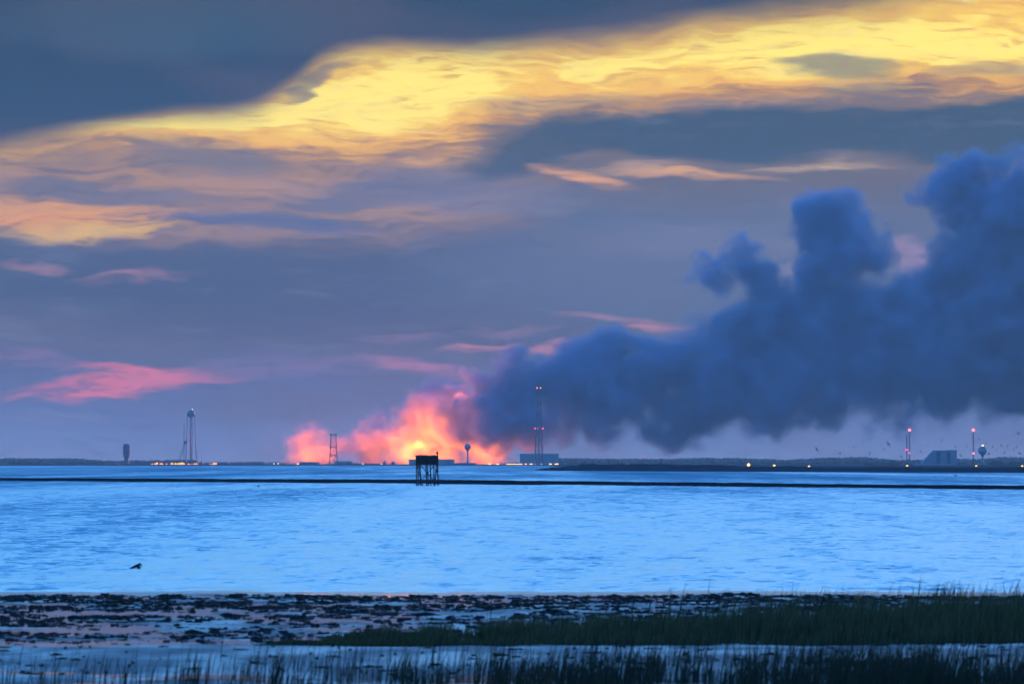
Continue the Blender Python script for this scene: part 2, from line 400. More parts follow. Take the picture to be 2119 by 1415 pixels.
# px, py, radius px, weight, softness fraction
PUFFS = [
    # thin drift from the pad on the left
    (425, 950, 26, .08, 1), (465, 942, 34, .13, 1), (505, 930, 40, .15, 1), (550, 918, 46, .14, 1), (590, 920, 50, .14, 1),
    # thin veil hanging under the plume
    (1200, 920, 60, .30, 1), (1290, 915, 60, .30, 1), (1390, 920, 60, .30, 1), (1490, 900, 70, .30, 1), (1590, 905, 70, .30, 1), (1700, 890, 80, .30, 1), (1800, 895, 80, .30, 1), (1900, 880, 90, .30, 1), (2000, 870, 100, .30, 1), (2100, 880, 100, .30, 1), (2220, 860, 120, .30, 1),
    # fire-lit smoke
    (608, 935, 60, .55, 1), (645, 915, 52, .8, 1), (690, 912, 48, .8, .8), (735, 930, 50, .7, .9), (722, 915, 42, .6, .9), (745, 905, 40, .6, .9), (770, 905, 54, .9, .6),
    (820, 900, 62, .8, .6), (800, 940, 54, .9, .8), (870, 875, 66, .9, .5), (900, 930, 70, .8, .6), (925, 830, 55, .9, .6), (960, 810, 42, .8, .7), (985, 940, 55, .7, .7), (1030, 945, 46, .6, .8),
    (955, 870, 70, 1, .4), (1000, 870, 75, 1, .4), (1000, 800, 42, .9, .6),
    # first tower of smoke and the dark bank behind the mast
    (1060, 820, 80, 1, .4), (1078, 735, 46, 1, .55), (1050, 755, 46, .9, .6), (1095, 775, 60, 1, .5), (1090, 880, 66, 1, .5), (1150, 860, 80, 1, .5),
    (1195, 725, 55, 1, .4), (1240, 715, 48, 1, .45), (1275, 720, 46, 1, .5), (1180, 790, 80, 1, .4), (1270, 800, 100, 1, .35), (1250, 880, 62, .8, .6), (1330, 760, 70, 1, .45),
    (1380, 840, 92, 1, .4), (1390, 730, 70, .8, .6), (1440, 690, 62, .7, .7), (1350, 890, 55, .7, .7), (1470, 790, 110, 1, .4),
    (1445, 568, 44, 1, .7), (1478, 590, 40, .9, .8), (1535, 540, 56, .9, .5), (1572, 578, 54, .9, .5), (1520, 640, 66, .7, .7), (1585, 640, 72, .9, .5), (1560, 740, 110, 1, .4), (1570, 830, 88, .9, .5),
    (1690, 468, 62, 1, .35), (1735, 480, 84, 1, .3), (1785, 520, 66, 1, .35), (1690, 540, 55, .8, .6), (1720, 600, 90, 1, .4), (1670, 690, 110, 1, .4), (1680, 800, 105, 1, .4),
    (1800, 690, 125, 1, .35), (1800, 810, 92, .9, .5), (1880, 620, 74, .9, .5), (1900, 730, 130, 1, .35), (1930, 830, 62, .7, .7), (1470, 850, 70, .9, .7), (1590, 862, 62, .8, .8), (1720, 852, 70, .8, .8), (1850, 848, 62, .7, .8), (1980, 805, 90, .8, .7), (2100, 835, 80, .7, .8),
    (1940, 395, 54, .7, .6), (1990, 375, 56, 1, .5), (2030, 360, 52, 1, .45), (2010, 430, 72, 1, .45), (2075, 440, 76, 1, .4), (1960, 600, 92, 1, .4), (2010, 540, 80, 1, .4), (2060, 600, 120, 1, .35),
    (2010, 690, 130, 1, .35), (2100, 760, 120, 1, .4), (2130, 480, 110, 1, .4), (2110, 350, 60, .8, .6),
    (2180, 640, 150, 1, .35), (2240, 500, 150, 1, .4), (2320, 380, 130, 1, .4), (2330, 620, 190, 1, .4), (2450, 480, 190, 1, .5), (2500, 330, 120, 1, .5), (2250, 350, 100, 1, .4), (2420, 720, 170, 1, .5), (2600, 520, 180, .9, .6)]
TORN = 0.30
BILLOW = 62.0
def build_volume(name, ms, puffs, x_lo, x_hi, y_hi, vx, dep, yoff, bigwarp, finewarp, lobes=0.0):
    vol = bpy.data.volumes.new(name)
    o = bpy.data.objects.new(name, vol); COL.objects.link(o)
    vol.materials.append(ms)
    ng = bpy.data.node_groups.new(name + '_field', 'GeometryNodeTree')
    ng.interface.new_socket('Geometry', in_out='OUTPUT', socket_type='NodeSocketGeometry')
    b = NB(ng)
    pos = b.new('GeometryNodeInputPosition').outputs[0]
    def warp(p, scale, amp, detail):
        n = b.noise(p, scale, detail, 0.64)['Color']
        s = b.new('ShaderNodeVectorMath', operation='SUBTRACT'); b.put(s.inputs[0], n); s.inputs[1].default_value = (.5, .5, .5)
        q = b.new('ShaderNodeVectorMath', operation='MULTIPLY_ADD'); b.put(q.inputs[0], s.outputs[0]); q.inputs[1].default_value = (amp,) * 3; b.put(q.inputs[2], p)
        return q.outputs[0]
    p = warp(warp(pos, 1 / bigwarp[0], bigwarp[1], 3.0), 1 / finewarp[0], finewarp[1], 5.0)
    rnd = random.Random(5); acc = None; top = None
    sc = SD / F
    for (px, py, r, w, soft) in puffs:
        if lobes and px < 1045: w = w * 1.7
        c0 = at(px, py, SD); c0.y += yoff(rnd, px, py)
        d = b.new('ShaderNodeVectorMath', operation='DISTANCE'); b.put(d.inputs[0], p); d.inputs[1].default_value = c0
        R = r * sc * 1.12
        v = b.mr(d.outputs['Value'], R, R * (1 - min(1, soft * (.75 if py < 640 else 1.2))), 0.0, w)
        acc = v if acc is None else b.add(acc, v)
        top = v if top is None else b.m('MAXIMUM', top, v)
    ero = b.noise(pos, 1 / 45.0, 4, 0.6)['Fac']
    shred = b.noise(pos, 1 / 17.0, 3, 0.6)['Fac']
    cell = b.new('ShaderNodeTexVoronoi'); b.put(cell.inputs['Vector'], p); cell.inputs['Scale'].default_value = 1 / BILLOW
    wear = b.add(b.mr(shred, 0.35, 0.65, 0.0, TORN), b.mr(cell.outputs['Distance'], 0.25, 0.85, 0.0, lobes))
    acc = b.sub(acc, b.m('MINIMUM', wear, b.mul(acc, 0.72)))
    if lobes: acc = b.mul(acc, b.m('MULTIPLY_ADD', top, 0.65, 0.35))
    dens = b.m('MINIMUM', acc, 1.2)
    dens = b.m('MULTIPLY', dens, b.mr(ero, 0.32, 0.60, 0.12, 1.15))
    dens = b.m('MAXIMUM', b.sub(dens, 0.015), 0.0)
    vc = b.new('GeometryNodeVolumeCube')
    lo = at(x_lo, 968, SD); hi = at(x_hi, y_hi, SD)
    lo = Vector((lo.x, SD - dep, 0.5)); hi = Vector((hi.x, SD + dep, hi.z))
    b.put(vc.inputs['Density'], dens); vc.inputs['Min'].default_value = lo; vc.inputs['Max'].default_value = hi
    for k, a, z in (('X', lo.x, hi.x), ('Y', lo.y, hi.y), ('Z', lo.z, hi.z)):
        vc.inputs['Resolution ' + k].default_value = max(8, int((z - a) / vx))
    sm = b.new('GeometryNodeSetMaterial'); sm.inputs['Material'].default_value = ms
    b.l.new(vc.outputs[0], sm.inputs[0])
    go = b.new('NodeGroupOutput'); b.l.new(sm.outputs[0], go.inputs[0])
    md = o.modifiers.new('field', 'NODES'); md.node_group = ng
    tag(o, kind='stuff')
    return o
build_volume('smoke_plume', smoke_mat(), PUFFS, 400, 2600, 262, 4.6, 185,
             lambda r, px, py: r.uniform(-30, 30) + (20 if px < 950 else (-75 if px < 1120 and py < 925 else -20)), (140.0, 95.0), (50.0, 120.0), 0.5)
# burning gas low in the smoke: gives off its own light
def fire_mat():
    m = bpy.data.materials.new('burning_gas'); m.use_nodes = True
    t = m.node_tree; t.nodes.clear(); b = NB(t)
    a = b.new('ShaderNodeAttribute'); a.attribute_name = 'density'
    e = t.nodes.new('ShaderNodeEmission'); e.inputs[0].default_value = (1.0, 0.27, 0.012, 1)
    b.put(e.inputs[1], b.mul(a.outputs['Fac'], 0.013))
    o = t.nodes.new('ShaderNodeOutputMaterial'); t.links.new(e.outputs[0], o.inputs['Volume'])
    return m
FLARES = [(830, 930, 46, .28, 1), (880, 905, 34, .30, 1), (925, 945, 34, .3, 1), (1000, 948, 32, .18, 1), (640, 942, 34, .30, 1), (812, 944, 26, .4, 1), (835, 934, 24, .8, 1), (856, 926, 20, 1, 1), (874, 914, 15, 1, 1), (890, 902, 11, .9, 1), (850, 950, 30, .5, 1), (885, 948, 26, .5, 1), (915, 940, 20, .7, 1), (925, 952, 16, 1, 1), (945, 956, 12, .8, 1), (770, 950, 20, .25, 1), (655, 945, 22, .15, 1), (1010, 956, 16, .3, 1)]
build_volume('fire', fire_mat(), FLARES, 600, 1060, 870, 2.5, 110, lambda r, px, py: r.uniform(-8, 8) - 62, (50.0, 30.0), (16.0, 30.0))
def fire_light(px, py, D, power, col, radius):
    ld = bpy.data.lights.new('fire_light', 'POINT'); ld.energy = power; ld.color = col; ld.shadow_soft_size = radius
    lo = bpy.data.objects.new('fire_light', ld); COL.objects.link(lo); lo.location = at(px, py, D)
    return lo
FIRE = (1.0, 0.115, 0.008)
for fx, fy, fd, fp in ((868, 925, -45, 0.8e5), (905, 945, -50, 0.5e5), (800, 930, -60, 0.8e5), (840, 895, -60, 0.6e5), (915, 870, -50, 0.8e5), (630, 935, -70, 1.2e5), (668, 925, -70, 0.9e5), (725, 940, -60, 0.6e5), (1000, 935, -60, 0.6e5), (1030, 950, -60, 0.3e5), (960, 820, -10, 0.5e5)):
    fire_light(fx, fy, SD + fd, fp * 1.1, FIRE, 14)

# ---------------------------------------------------------------- materials of things
M_STEEL = mat('painted_steel', (0.10, 0.11, 0.13), 0.6, 0.0, 0.2, 0.4)
M_TANK = mat('tank_paint', (0.16, 0.19, 0.23), 0.5, 0.0, 0.12, 0.3)
M_WALL = mat('metal_cladding', (0.17, 0.20, 0.24), 0.6, 0.0, 0.12, 0.3)
M_ROOF = mat('roof_sheet', (0.09, 0.10, 0.12), 0.7, 0.0, 0.15, 0.3)
M_DARKW = mat('weathered_wood', (0.020, 0.016, 0.014), 0.85, 0.0, 0.4, 4.0, 0.3)
M_PILE = mat('wet_timber', (0.010, 0.009, 0.010), 0.7, 0.0, 0.4, 3.0, 0.3)
M_BRUSH = mat('dry_brush', (0.020, 0.017, 0.010), 0.9, 0.0, 0.4, 6.0)
M_SAND = mat('wet_sand', (0.016, 0.018, 0.022), 1.0, 0.0, 0.35, 0.6, spec=0.0)
M_DUNE = mat('dune_scrub', (0.028, 0.038, 0.046), 1.0, 0.0, 0.5, 0.15, spec=0.0)
M_LAND = mat('marsh_land', (0.035, 0.045, 0.045), 1.0, 0.0, 0.3, 0.02, spec=0.0)
M_TREE = mat('tree_foliage', (0.10, 0.12, 0.09), 1.0, 0.0, 0.3, 0.08, spec=0.0)
M_BIRD = mat('dark_plumage', (0.012, 0.012, 0.014), 0.7, 0.0, 0.3, 20.0)
M_BIRDG = mat('grey_plumage', (0.06, 0.06, 0.065), 0.8, 0.0, 0.3, 8.0)
M_WHITE = mat('pale_plumage', (0.55, 0.55, 0.56), 0.8, 0.0, 0.1, 10.0)
E_AMBER = emat('amber_lamp', (1.0, 0.42, 0.08), 0.6)
E_WHITE = emat('white_lamp', (1.0, 0.86, 0.62), 0.2)
E_RED = emat('red_beacon', (1.0, 0.10, 0.14), 0.5)
E_PINK = emat('magenta_beacon', (1.0, 0.10, 0.36), 0.13)
E_TOP = emat('bright_beacon', (1.0, 0.24, 0.18), 0.35)
E_FLAME = emat('flame', (1.0, 0.30, 0.035), 0.32)
E_FLAMEP = emat('veiled_flame', (1.0, 0.22, 0.13), 0.07)

# ---------------------------------------------------------------- far shore
GZ = 1.4
def land_h(x, y):
    return -0.6 + 2.0 * np.clip((y - 7900 - 200 * (fbm(x / 700, y * 0 + 1.0) - 0.5)) / 260, 0, 1) + 0.35 * (fbm(x / 40, y / 60) - 0.5)
me = grid_mesh('far_shore', np.linspace(-2600, 2600, 320), np.concatenate([np.linspace(7700, 8300, 22), np.linspace(8400, 12800, 24)]), land_h)
tag(link('far_shore', me, M_LAND), kind='structure')

def tree_mass(name, x0, x1, D, depth, hgt, n, seed, dens=None):
    """a wood too far off to count: many small rough crowns over a low body"""
    r = np.random.RandomState(seed); vs = []; fs = []; o = 0
    t = (1 + 5 ** .5) / 2
    ico = np.array([(-1, t, 0), (1, t, 0), (-1, -t, 0), (1, -t, 0), (0, -1, t), (0, 1, t), (0, -1, -t), (0, 1, -t), (t, 0, -1), (t, 0, 1), (-t, 0, -1), (-t, 0, 1)]) / math.sqrt(1 + t * t)
    icf = np.array([(0, 11, 5), (0, 5, 1), (0, 1, 7), (0, 7, 10), (0, 10, 11), (1, 5, 9), (5, 11, 4), (11, 10, 2), (10, 7, 6), (7, 1, 8), (3, 9, 4), (3, 4, 2), (3, 2, 6), (3, 6, 8), (3, 8, 9), (4, 9, 5), (2, 4, 11), (6, 2, 10), (8, 6, 7), (9, 8, 1)])
    xs = r.uniform(x0, x1, n); ys = D + r.uniform(0, depth, n)
    hh = hgt * (0.55 + 0.75 * fbm(xs / 90, ys * 0 + seed, 4)) * r.uniform(0.8, 1.06, n)
    for x, y, h in zip(xs, ys, hh):
        rr = h * r.uniform(0.32, 0.5)
        v = ico * r.uniform(0.75, 1.15, (12, 1)) * np.array([rr, rr, h * 0.5]) + np.array([x, y, GZ - 0.4 + h * 0.5])
        vs.append(v); fs.append(icf + o); o += 12
    me = quads_mesh(name, np.concatenate(vs), np.concatenate(fs))
    return tag(link(name, me, M_TREE), kind='stuff')
tree_mass('distant_woods', -1400, -520, 10600, 200, 9.5, 1500, 3)
tree_mass('distant_woods', -560, 60, 11400, 200, 4.5, 700, 4)
tree_mass('distant_woods', 60, 1300, 10400, 260, 12.0, 2400, 5)

# nearer dunes that close in on the right
def dune_band(name, y_front, y_back, hf, x0, x1, nx=420, ny=26, up=3.0, down=2.5, rel=1.0, jag=0.0):
    xs = np.linspace(x0, x1, nx); t = np.linspace(0, 1, ny)
    gx, gt = np.meshgrid(xs, t)
    yf = np.interp(xs, *y_front)[None, :]; yb = np.interp(xs, *y_back)[None, :]
    yf = yf + jag * (fbm(xs / 9, xs * 0 + 2.0, 5, .65) - .5)[None, :]; yb = yb + jag * (fbm(xs / 14, xs * 0 + 6.0, 5, .65) - .5)[None, :]
    gy = yf + (yb - yf) * gt
    top = np.interp(xs, *hf)[None, :]
    ridge = np.clip(gt * up, 0, 1) * np.clip((1 - gt) * down, 0, 1)
    gz = -0.25 + ridge * (top + 0.25) * (1 + rel * (0.5 * fbm(gx / 14, gy / 60) - 0.2)) + ridge * rel * (0.9 * (fbm(gx / 2.2, gy / 25) - 0.5) + 0.5 * (fbm(gx / .7, gy / 12) - .5))
    nx_ = nx; i = (np.arange(ny - 1)[:, None] * nx_ + np.arange(nx_ - 1)[None, :]).reshape(-1)
    me = quads_mesh(name, np.stack([gx, gy, gz], -1).reshape(-1, 3), np.stack([i, i + 1, i + nx_ + 1, i + nx_], -1)); me.shade_smooth()
    return me
def xs_at(pts, D): return [(p - 1059.5) / F * D for p in pts]
# dunes at about 2.4 km: visible from column 1140 rightwards
dpx = [1100, 1150, 1220, 1300, 1380, 1440, 1500, 1560, 1620, 1680, 1740, 1830, 1900, 2000, 2119, 2400, 3200]
dtop = [-.3, 0.9, 2.0, 2.3, 2.3, 2.0, 1.9, 1.2, 1.6, 1.1, 1.0, 1.15, 1.0, 0.95, 1.0, 1.2, 1.4]
dx = xs_at(dpx, 2450)
me = dune_band('dunes', ([dx[0], dx[3], dx[-3], dx[-1]], [2600, 2400, 1850, 1500]), ([dx[0], dx[-1]], [2900, 2300]), (dx, dtop), dx[0], dx[-1], 900)
tag(link('dunes', me, M_DUNE), kind='structure')
# long bare sandbar
bx = [-420, -86, -13, 21, 58, 300]
me = dune_band('sandbar', (bx, [1420, 1095, 942, 844, 736, 480]), (bx, [1640, 1262, 1150, 1000, 868, 590]), (bx, [0.14, 0.14, 0.15, 0.15, 0.15, 0.15]), -420, 300, 1400, 30, 12.0, 12.0, 0.12, 60.0)
tag(link('sandbar', me, M_SAND), kind='structure')

# salt marsh between the dunes and the far shore on the right
me = dune_band('marsh', ([40, 90, 900], [3200, 2560, 2100]), ([40, 900], [8100, 8100]), ([40, 120, 900], [0.15, 0.3, 0.3]), 40, 1100, 160, 40, 9, 30, .25)
tag(link('marsh', me, M_LAND), kind='structure')

# ---------------------------------------------------------------- towers and buildings on the far shore
def base(px, D, z=GZ): return Vector(((px - 1059.5) / F * D, D, z))
def zrow(py, D, z=GZ): return CAMH + (HOR - py) / F * D - z      # local height of a frame row

def beacon(parent, x, z, m, r=1.0, y=0.0):
    b = MB().ball((x, y, z), r, 8, 6).build('beacon', m, parent, smooth=True)
    return b
def lattice(parent, zs, ws, leg_r, brace_r, m, nlegs=4, name='leg'):
    """square tower: legs through half-widths ws at heights zs, cross braces between the levels"""
    cor = [(1, 1), (-1, 1), (-1, -1), (1, -1)] if nlegs == 4 else [(0, -1.1), (0.95, 0.6), (-0.95, 0.6)]
    for cx, cy in cor:
        mb = MB()
        for k in range(len(zs) - 1):
            mb.tube((cx * ws[k], cy * ws[k], zs[k]), (cx * ws[k + 1], cy * ws[k + 1], zs[k + 1]), leg_r, leg_r * 0.9, 6)
        mb.build('leg', m, parent)
    n = len(cor)
    for k in range(len(zs) - 1):
        for i in range(n):
            (ax, ay), (bx_, by_) = cor[i], cor[(i + 1) % n]
            a = (ax * ws[k], ay * ws[k], zs[k]); b = (bx_ * ws[k + 1], by_ * ws[k + 1], zs[k + 1])
            c_ = (bx_ * ws[k], by_ * ws[k], zs[k]); d_ = (ax * ws[k + 1], ay * ws[k + 1], zs[k + 1])
            MB().tube(a, b, brace_r, n=4).build('brace', m, parent); MB().tube(c_, d_, brace_r, n=4).build('brace', m, parent)
            MB().tube(d_, b, brace_r * 1.2, n=4).build('strut', m, parent)

# tall launch-pad water tower
D = 9000.0; s = D / F
t = thing('launch_water_tower', base(395.5, D), 'tall water tower with egg-shaped tank on slender legs beside the leaning boom', 'water tower')
zt, zb = zrow(847.5, D), zrow(862, D)
rt = 7.9 * s
MB().lathe([(0.3, zt), (rt * .45, zt - 0.6), (rt * .75, zt - 2.0), (rt * .95, zt - 4.2), (rt, zt - 6.2), (rt * .93, zt - 7.8), (rt * .7, zb + 0.3), (rt * .4, zb - 0.6), (1.0, zb - 1.2)], 24).build('tank', M_TANK, t, smooth=True)
MB().lathe([(rt * 1.04, zt - 6.9), (rt * 1.12, zt - 6.9), (rt * 1.12, zt - 6.1), (rt * 1.04, zt - 6.1)], 24).build('balcony', M_STEEL, t)
MB().tube((0, 0, -0.5), (0, 0, zb), 0.9, 0.9, 10).build('riser_pipe', M_TANK, t, smooth=True)
for k in range(4):
    a = math.radians(90 * k + 4); ca, sa = math.cos(a), math.sin(a)
    MB().tube((ca * 11.2 * s, sa * 11.2 * s, -0.5), (ca * 7.4 * s, sa * 7.4 * s, zb + 2.4), 0.55, 0.5, 8).build('leg', M_TANK, t, smooth=True)
for x in (-2.6, 2.4): MB().tube((x * s, 1.5, -0.5), (x * s, 1.0, zb + .6), 0.28, 0.28, 6).build('feed_pipe', M_STEEL, t)
for k in range(3):
    f = (k + 1) / 4; rr = (11.2 + (7.4 - 11.2) * f) * s; z = zb * f
    for q in range(4):
        a, b2 = math.radians(90 * q + 4), math.radians(90 * q + 94)
        MB().tube((math.cos(a) * rr, math.sin(a) * rr, z), (math.cos(b2) * rr, math.sin(b2) * rr, z), 0.12, n=4).build('tie_rod', M_STEEL, t)
beacon(t, 1.8, zt + 0.5, E_WHITE, 0.7)
# leaning boom (erector) and masts of the pad
t = thing('erector_boom', base(371, D - 25), 'lattice boom leaning over at an angle beside the tall water tower', 'boom')
p0, p1 = Vector((-2.5 * s, 0, 0)), Vector((12.5 * s, 0, zrow(915, D)))
up = (p1 - p0).normalized(); sd_ = Vector((up.z, 0, -up.x))
for q in (-1.3, 1.3):
    for yy in (-1.2, 1.2):
        MB().tube(p0 + sd_ * q + Vector((0, yy, 0)), p1 + sd_ * q * 0.8 + Vector((0, yy, 0)), 0.24, n=5).build('chord', M_STEEL, t)
for k in range(9):
    a = p0.lerp(p1, k / 9); b2 = p0.lerp(p1, (k + 1) / 9)
    for yy in (-1.2, 1.2):
        MB().tube(a + sd_ * 1.3 + Vector((0, yy, 0)), b2 - sd_ * 1.3 + Vector((0, yy, 0)), 0.18, n=4).build('brace', M_STEEL, t)
MB().box(-2.2, 2.2, -2, 2, -1.4, 1.6).build('head', M_STEEL, t, p1)
MB().tube(p1 + Vector((1, 0, 1)), p1 + Vector((4.5, 0, 4.5)), 0.3, 0.15, 5).build('jib', M_STEEL, t)
MB().box(-6, 4, -4, 4, -0.8, 2.0).build('foot', M_STEEL, t)
def mast(px, top, D, label, cat='mast', r=0.22, cap=None, group=None, arms=0, name='mast', zb_=-0.5):
    t = thing(name, base(px, D), label, cat, group)
    h = zrow(top, D)
    MB().tube((0, 0, zb_), (0, 0, h), r, r * 0.6, 6).build('pole', M_STEEL, t)
    if cap: MB().box(-cap, cap, -cap, cap, h, h + 0.9).build('cap', M_STEEL, t)
    for k in range(arms):
        MB().box(-1.6, 1.6, -0.1, 0.1, h - 0.6 - 0.9 * k, h - 0.35 - 0.9 * k).build('crossarm', M_STEEL, t)
    MB().box(-0.5, 0.5, -0.5, 0.5, -0.6, 0.3).build('footing', M_ROOF, t)
    return t, h
mast(381, 881, D + 15, 'slim capped mast standing just left of the tall egg-tank water tower', r=0.55, cap=1.3)
mast(410, 905, D + 20, 'thin bare mast just right of the tall egg-tank water tower', r=0.2)
mast(418, 921, D + 20, 'short thin mast right of the tall egg-tank water tower, beyond another mast', r=0.22)
# pad deck with its low plant
t = thing('launch_pad', base(396, D + 6), 'low dark launch platform under the tall water tower and boom', 'platform')
MB().box(-26 * s, 24 * s, -9, 9, -0.6, 2.6).build('deck', M_ROOF, t)
for k in range(5): MB().box(-24 * s + k * 11 * s, -21 * s + k * 11 * s, -8.9, 8.9, 2.6, 4.1 + (k % 2)).build('plant_box', M_STEEL, t)

# service tower on the far left
t = thing('service_tower', base(262, D + 200), 'dark blocky service tower with stacked platforms standing alone by the woods', 'tower')
s2 = (D + 200) / F; h = zrow(919, D + 200)
MB().box(-4.6 * s2, 4.6 * s2, -5, 5, -0.5, h).build('core', M_STEEL, t)
for k in range(7):
    z = h * (0.42 + 0.58 * k / 6.6)
    MB().box(-7.3 * s2, 7.3 * s2, -6, 6, z - 1.35, z).build('platform', M_STEEL, t)
MB().box(-6.6 * s2, 6.6 * s2, -5.6, 5.6, h * 0.45, h - 1.4).build('cladding', M_ROOF, t)
MB().box(-6.8 * s2, 6.8 * s2, -6, 6, -0.5, 1.2).build('plinth', M_ROOF, t)
MB().box(-7.0 * s2, 7.0 * s2, -6, 6, h, h + 0.5).build('roof', M_ROOF, t)

# lattice tower with three platforms
D = 8900.0; s = D / F
t = thing('platform_tower', base(690, D), 'openwork tower with three flat platforms against the pink fire glow', 'tower')
zs = [-0.5, zrow(942, D), zrow(925, D), zrow(912, D), zrow(898.5, D)]; ws = [8.2 * s / 1.0, 7.0 * s, 6.2 * s, 5.6 * s, 5.1 * s]
lattice(t, zs, ws, 0.62, 0.2, M_STEEL)
for z, w in ((zs[1], 8.5), (zs[2], 8.2), (zs[4], 8.0)):
    pl = MB().box(-w * s, w * s * 0.95, -w * s, w * s, z - 0.9, z + 0.5).build('platform', M_STEEL, t)
    mb = MB()
    for q in (-1, -0.33, 0.33, 1): mb.box(q * w * s * .93 - .1, q * w * s * .93 + .1, -w * s * .97, -w * s * .97 + .2, z + .35, z + 1.5)
    mb.box(-w * s * .93, w * s * .93, -w * s * .97, -w * s * .97 + .15, z + 1.4, z + 1.6)
    mb.build('railing', M_STEEL, pl)
beacon(t, -0.6, zs[4] + 1.8, E_TOP, 0.55)

def building(px0, px1, top, D, label, depth=14, name='low_building', roof=0.6, doors=2, panels=0, wallm=None):
    s = D / F; w = (px1 - px0) * s / 2
    t = thing(name, base((px0 + px1) / 2, D), label, 'building')
    h = zrow(top, D)
    MB().box(-w, w, 0, depth, -0.8, h - roof).build('wall', wallm or M_WALL, t)
    MB().box(-w - .3, w + .3, -.4, depth + .4, h - roof, h).build('roof', M_ROOF, t)
    for k in range(doors):
        x = -w + (k + 0.5) * 2 * w / doors
        MB().box(x - 1.5, x + 1.5, -0.12, 0.02, 0.0, min(3.4, h * 0.7)).build('door', M_ROOF, t)
    if panels:
        pw = 2 * w / panels
        for k in range(panels):
            MB().box(-w + k * pw + 0.15, -w + (k + 1) * pw - 0.15, -0.25 - 0.1 * (k % 2), 0, 0.2, h - roof - 0.15).build('cladding_panel', wallm or M_WALL, t)
    return t, w, h
building(620, 661, 955.6, 8800, 'long flat-roofed shed left of the three-platform tower')
building(692, 729, 954.4, 8800, 'low flat block just right of the three-platform tower')
building(729, 790, 959.0, 8820, 'very low long shed between the flat block and the domes')
building(846, 940, 950.2, 8850, 'long pale building behind the pile hide, in front of the fire', doors=4)
building(938, 985, 957.5, 8860, 'low sheds at the foot of the slim ball water tower')
for px, r, lab in ((796, 3.6, 'small dome with a squat neck, left one of the pair before the fire'), (813.5, 3.9, 'small round dome, right one of the pair before the fire')):
    D = 8800; s = D / F; t = thing('radar_dome', base(px, D), lab, 'dome')
    MB().tube((0, 0, -.5), (0, 0, 1.6), r * s * .8, r * s * .8, 14).build('drum', M_WALL, t)
    MB().ball((0, 0, 1.8), r * s, 16, 8, (1, 1, 0.85)).build('shell', M_TANK, t, smooth=True)
    if px < 800: MB().tube((0, 0, 1.8 + r * s * .8), (0, 0, 3.0 + r * s), 0.35, 0.2, 6).build('finial', M_STEEL, t)
for k, (px, top) in enumerate([(594, 948), (599, 951), (607.5, 947.5), (620.5, 947.5)]):
    mast(px, top, 8750, 'short pole with a crossarm by the flat-roofed shed', 'pole', 0.2, group='crossarm poles by the shed', arms=1, name='utility_pole')
mast(667, 937, 8750, 'thin mast close left of the three-platform tower', r=0.2)
mast(788, 938, 8750, 'thin tall mast left of the two small domes', r=0.2)
for px, top in ((752, 949), (764, 948), (706, 950)):
    mast(px, top, 8780, 'short thin pole between the three-platform tower and the domes', 'pole', 0.16, group='poles before the fire', name='pole')

def ball_tower(px, D, top, dia, stem, by, label):
    s = D / F; t = thing('ball_water_tower', base(px, D), label, 'water tower')
    h = zrow(top, D); R = dia * s / 2
    zc = h - R * 1.0
    MB().lathe([(0.05, h), (R * .5, h - R * .14), (R * .82, h - R * .45), (R, h - R * .95), (R * .95, h - R * 1.3), (R * .72, h - R * 1.72), (R * .42, h - R * 2.0), (stem * s * .62, h - R * 2.25), (stem * s * .5, h - R * 2.5)], 24).build('tank', M_TANK, t, smooth=True)
    MB().lathe([(stem * s * 1.25, -0.6), (stem * s * 0.95, 1.2), (stem * s * .6, 4.0), (stem * s * .5, 7.0), (stem * s * .5, h - R * 2.4)], 14).build('pedestal', M_TANK, t, smooth=True)
    MB().box(-0.7, 0.7, -stem * s * 1.22, -stem * s * 1.0, 0.0, 2.1).build('door', M_ROOF, t)
    return t, h
ball_tower(967.5, 8850, 917.5, 13.4, 3.0, 961, 'slim water tower with a round ball tank silhouetted on the fire glow')

# assembly building with tall lattice mast
t, w, h = building(1076, 1156, 938.6, 8700, 'big box-shaped hall with ribbed cladding behind the tall lattice tower', 40, 'assembly_hall', 0.5, 3, 12)
building(1156, 1170, 955, 8700, 'low annex on the right end of the big ribbed hall', doors=1)
D = 8560.0; s = D / F
t = thing('lattice_tower', base(1115, D), 'tallest openwork tower with two lights on top and three at mid height', 'tower')
rows = [966, 949, 925, 906, 887, 866, 845, 824, 804]; hw = [9.3, 8.8, 7.9, 7.1, 6.4, 5.5, 4.7, 3.9, 3.3]
zs = [zrow(r, D) for r in rows]; zs[0] = -0.6
lattice(t, zs, [q * s * 0.95 for q in hw], 0.85, 0.24, M_STEEL, 3)
for k in (1, 4, 8):
    MB().box(-hw[k] * s, hw[k] * s, -hw[k] * s * .8, hw[k] * s * .8, zs[k] - 0.3, zs[k] + 0.3).build('platform', M_STEEL, t)
for x in (-3.6, 3.6): beacon(t, x * s, zs[8] + 0.9, E_TOP, 0.75)
for x in (-7.8, -0.8, 8.2): beacon(t, x * s, zs[4] + 0.5, E_PINK, 1.3, -3.0)

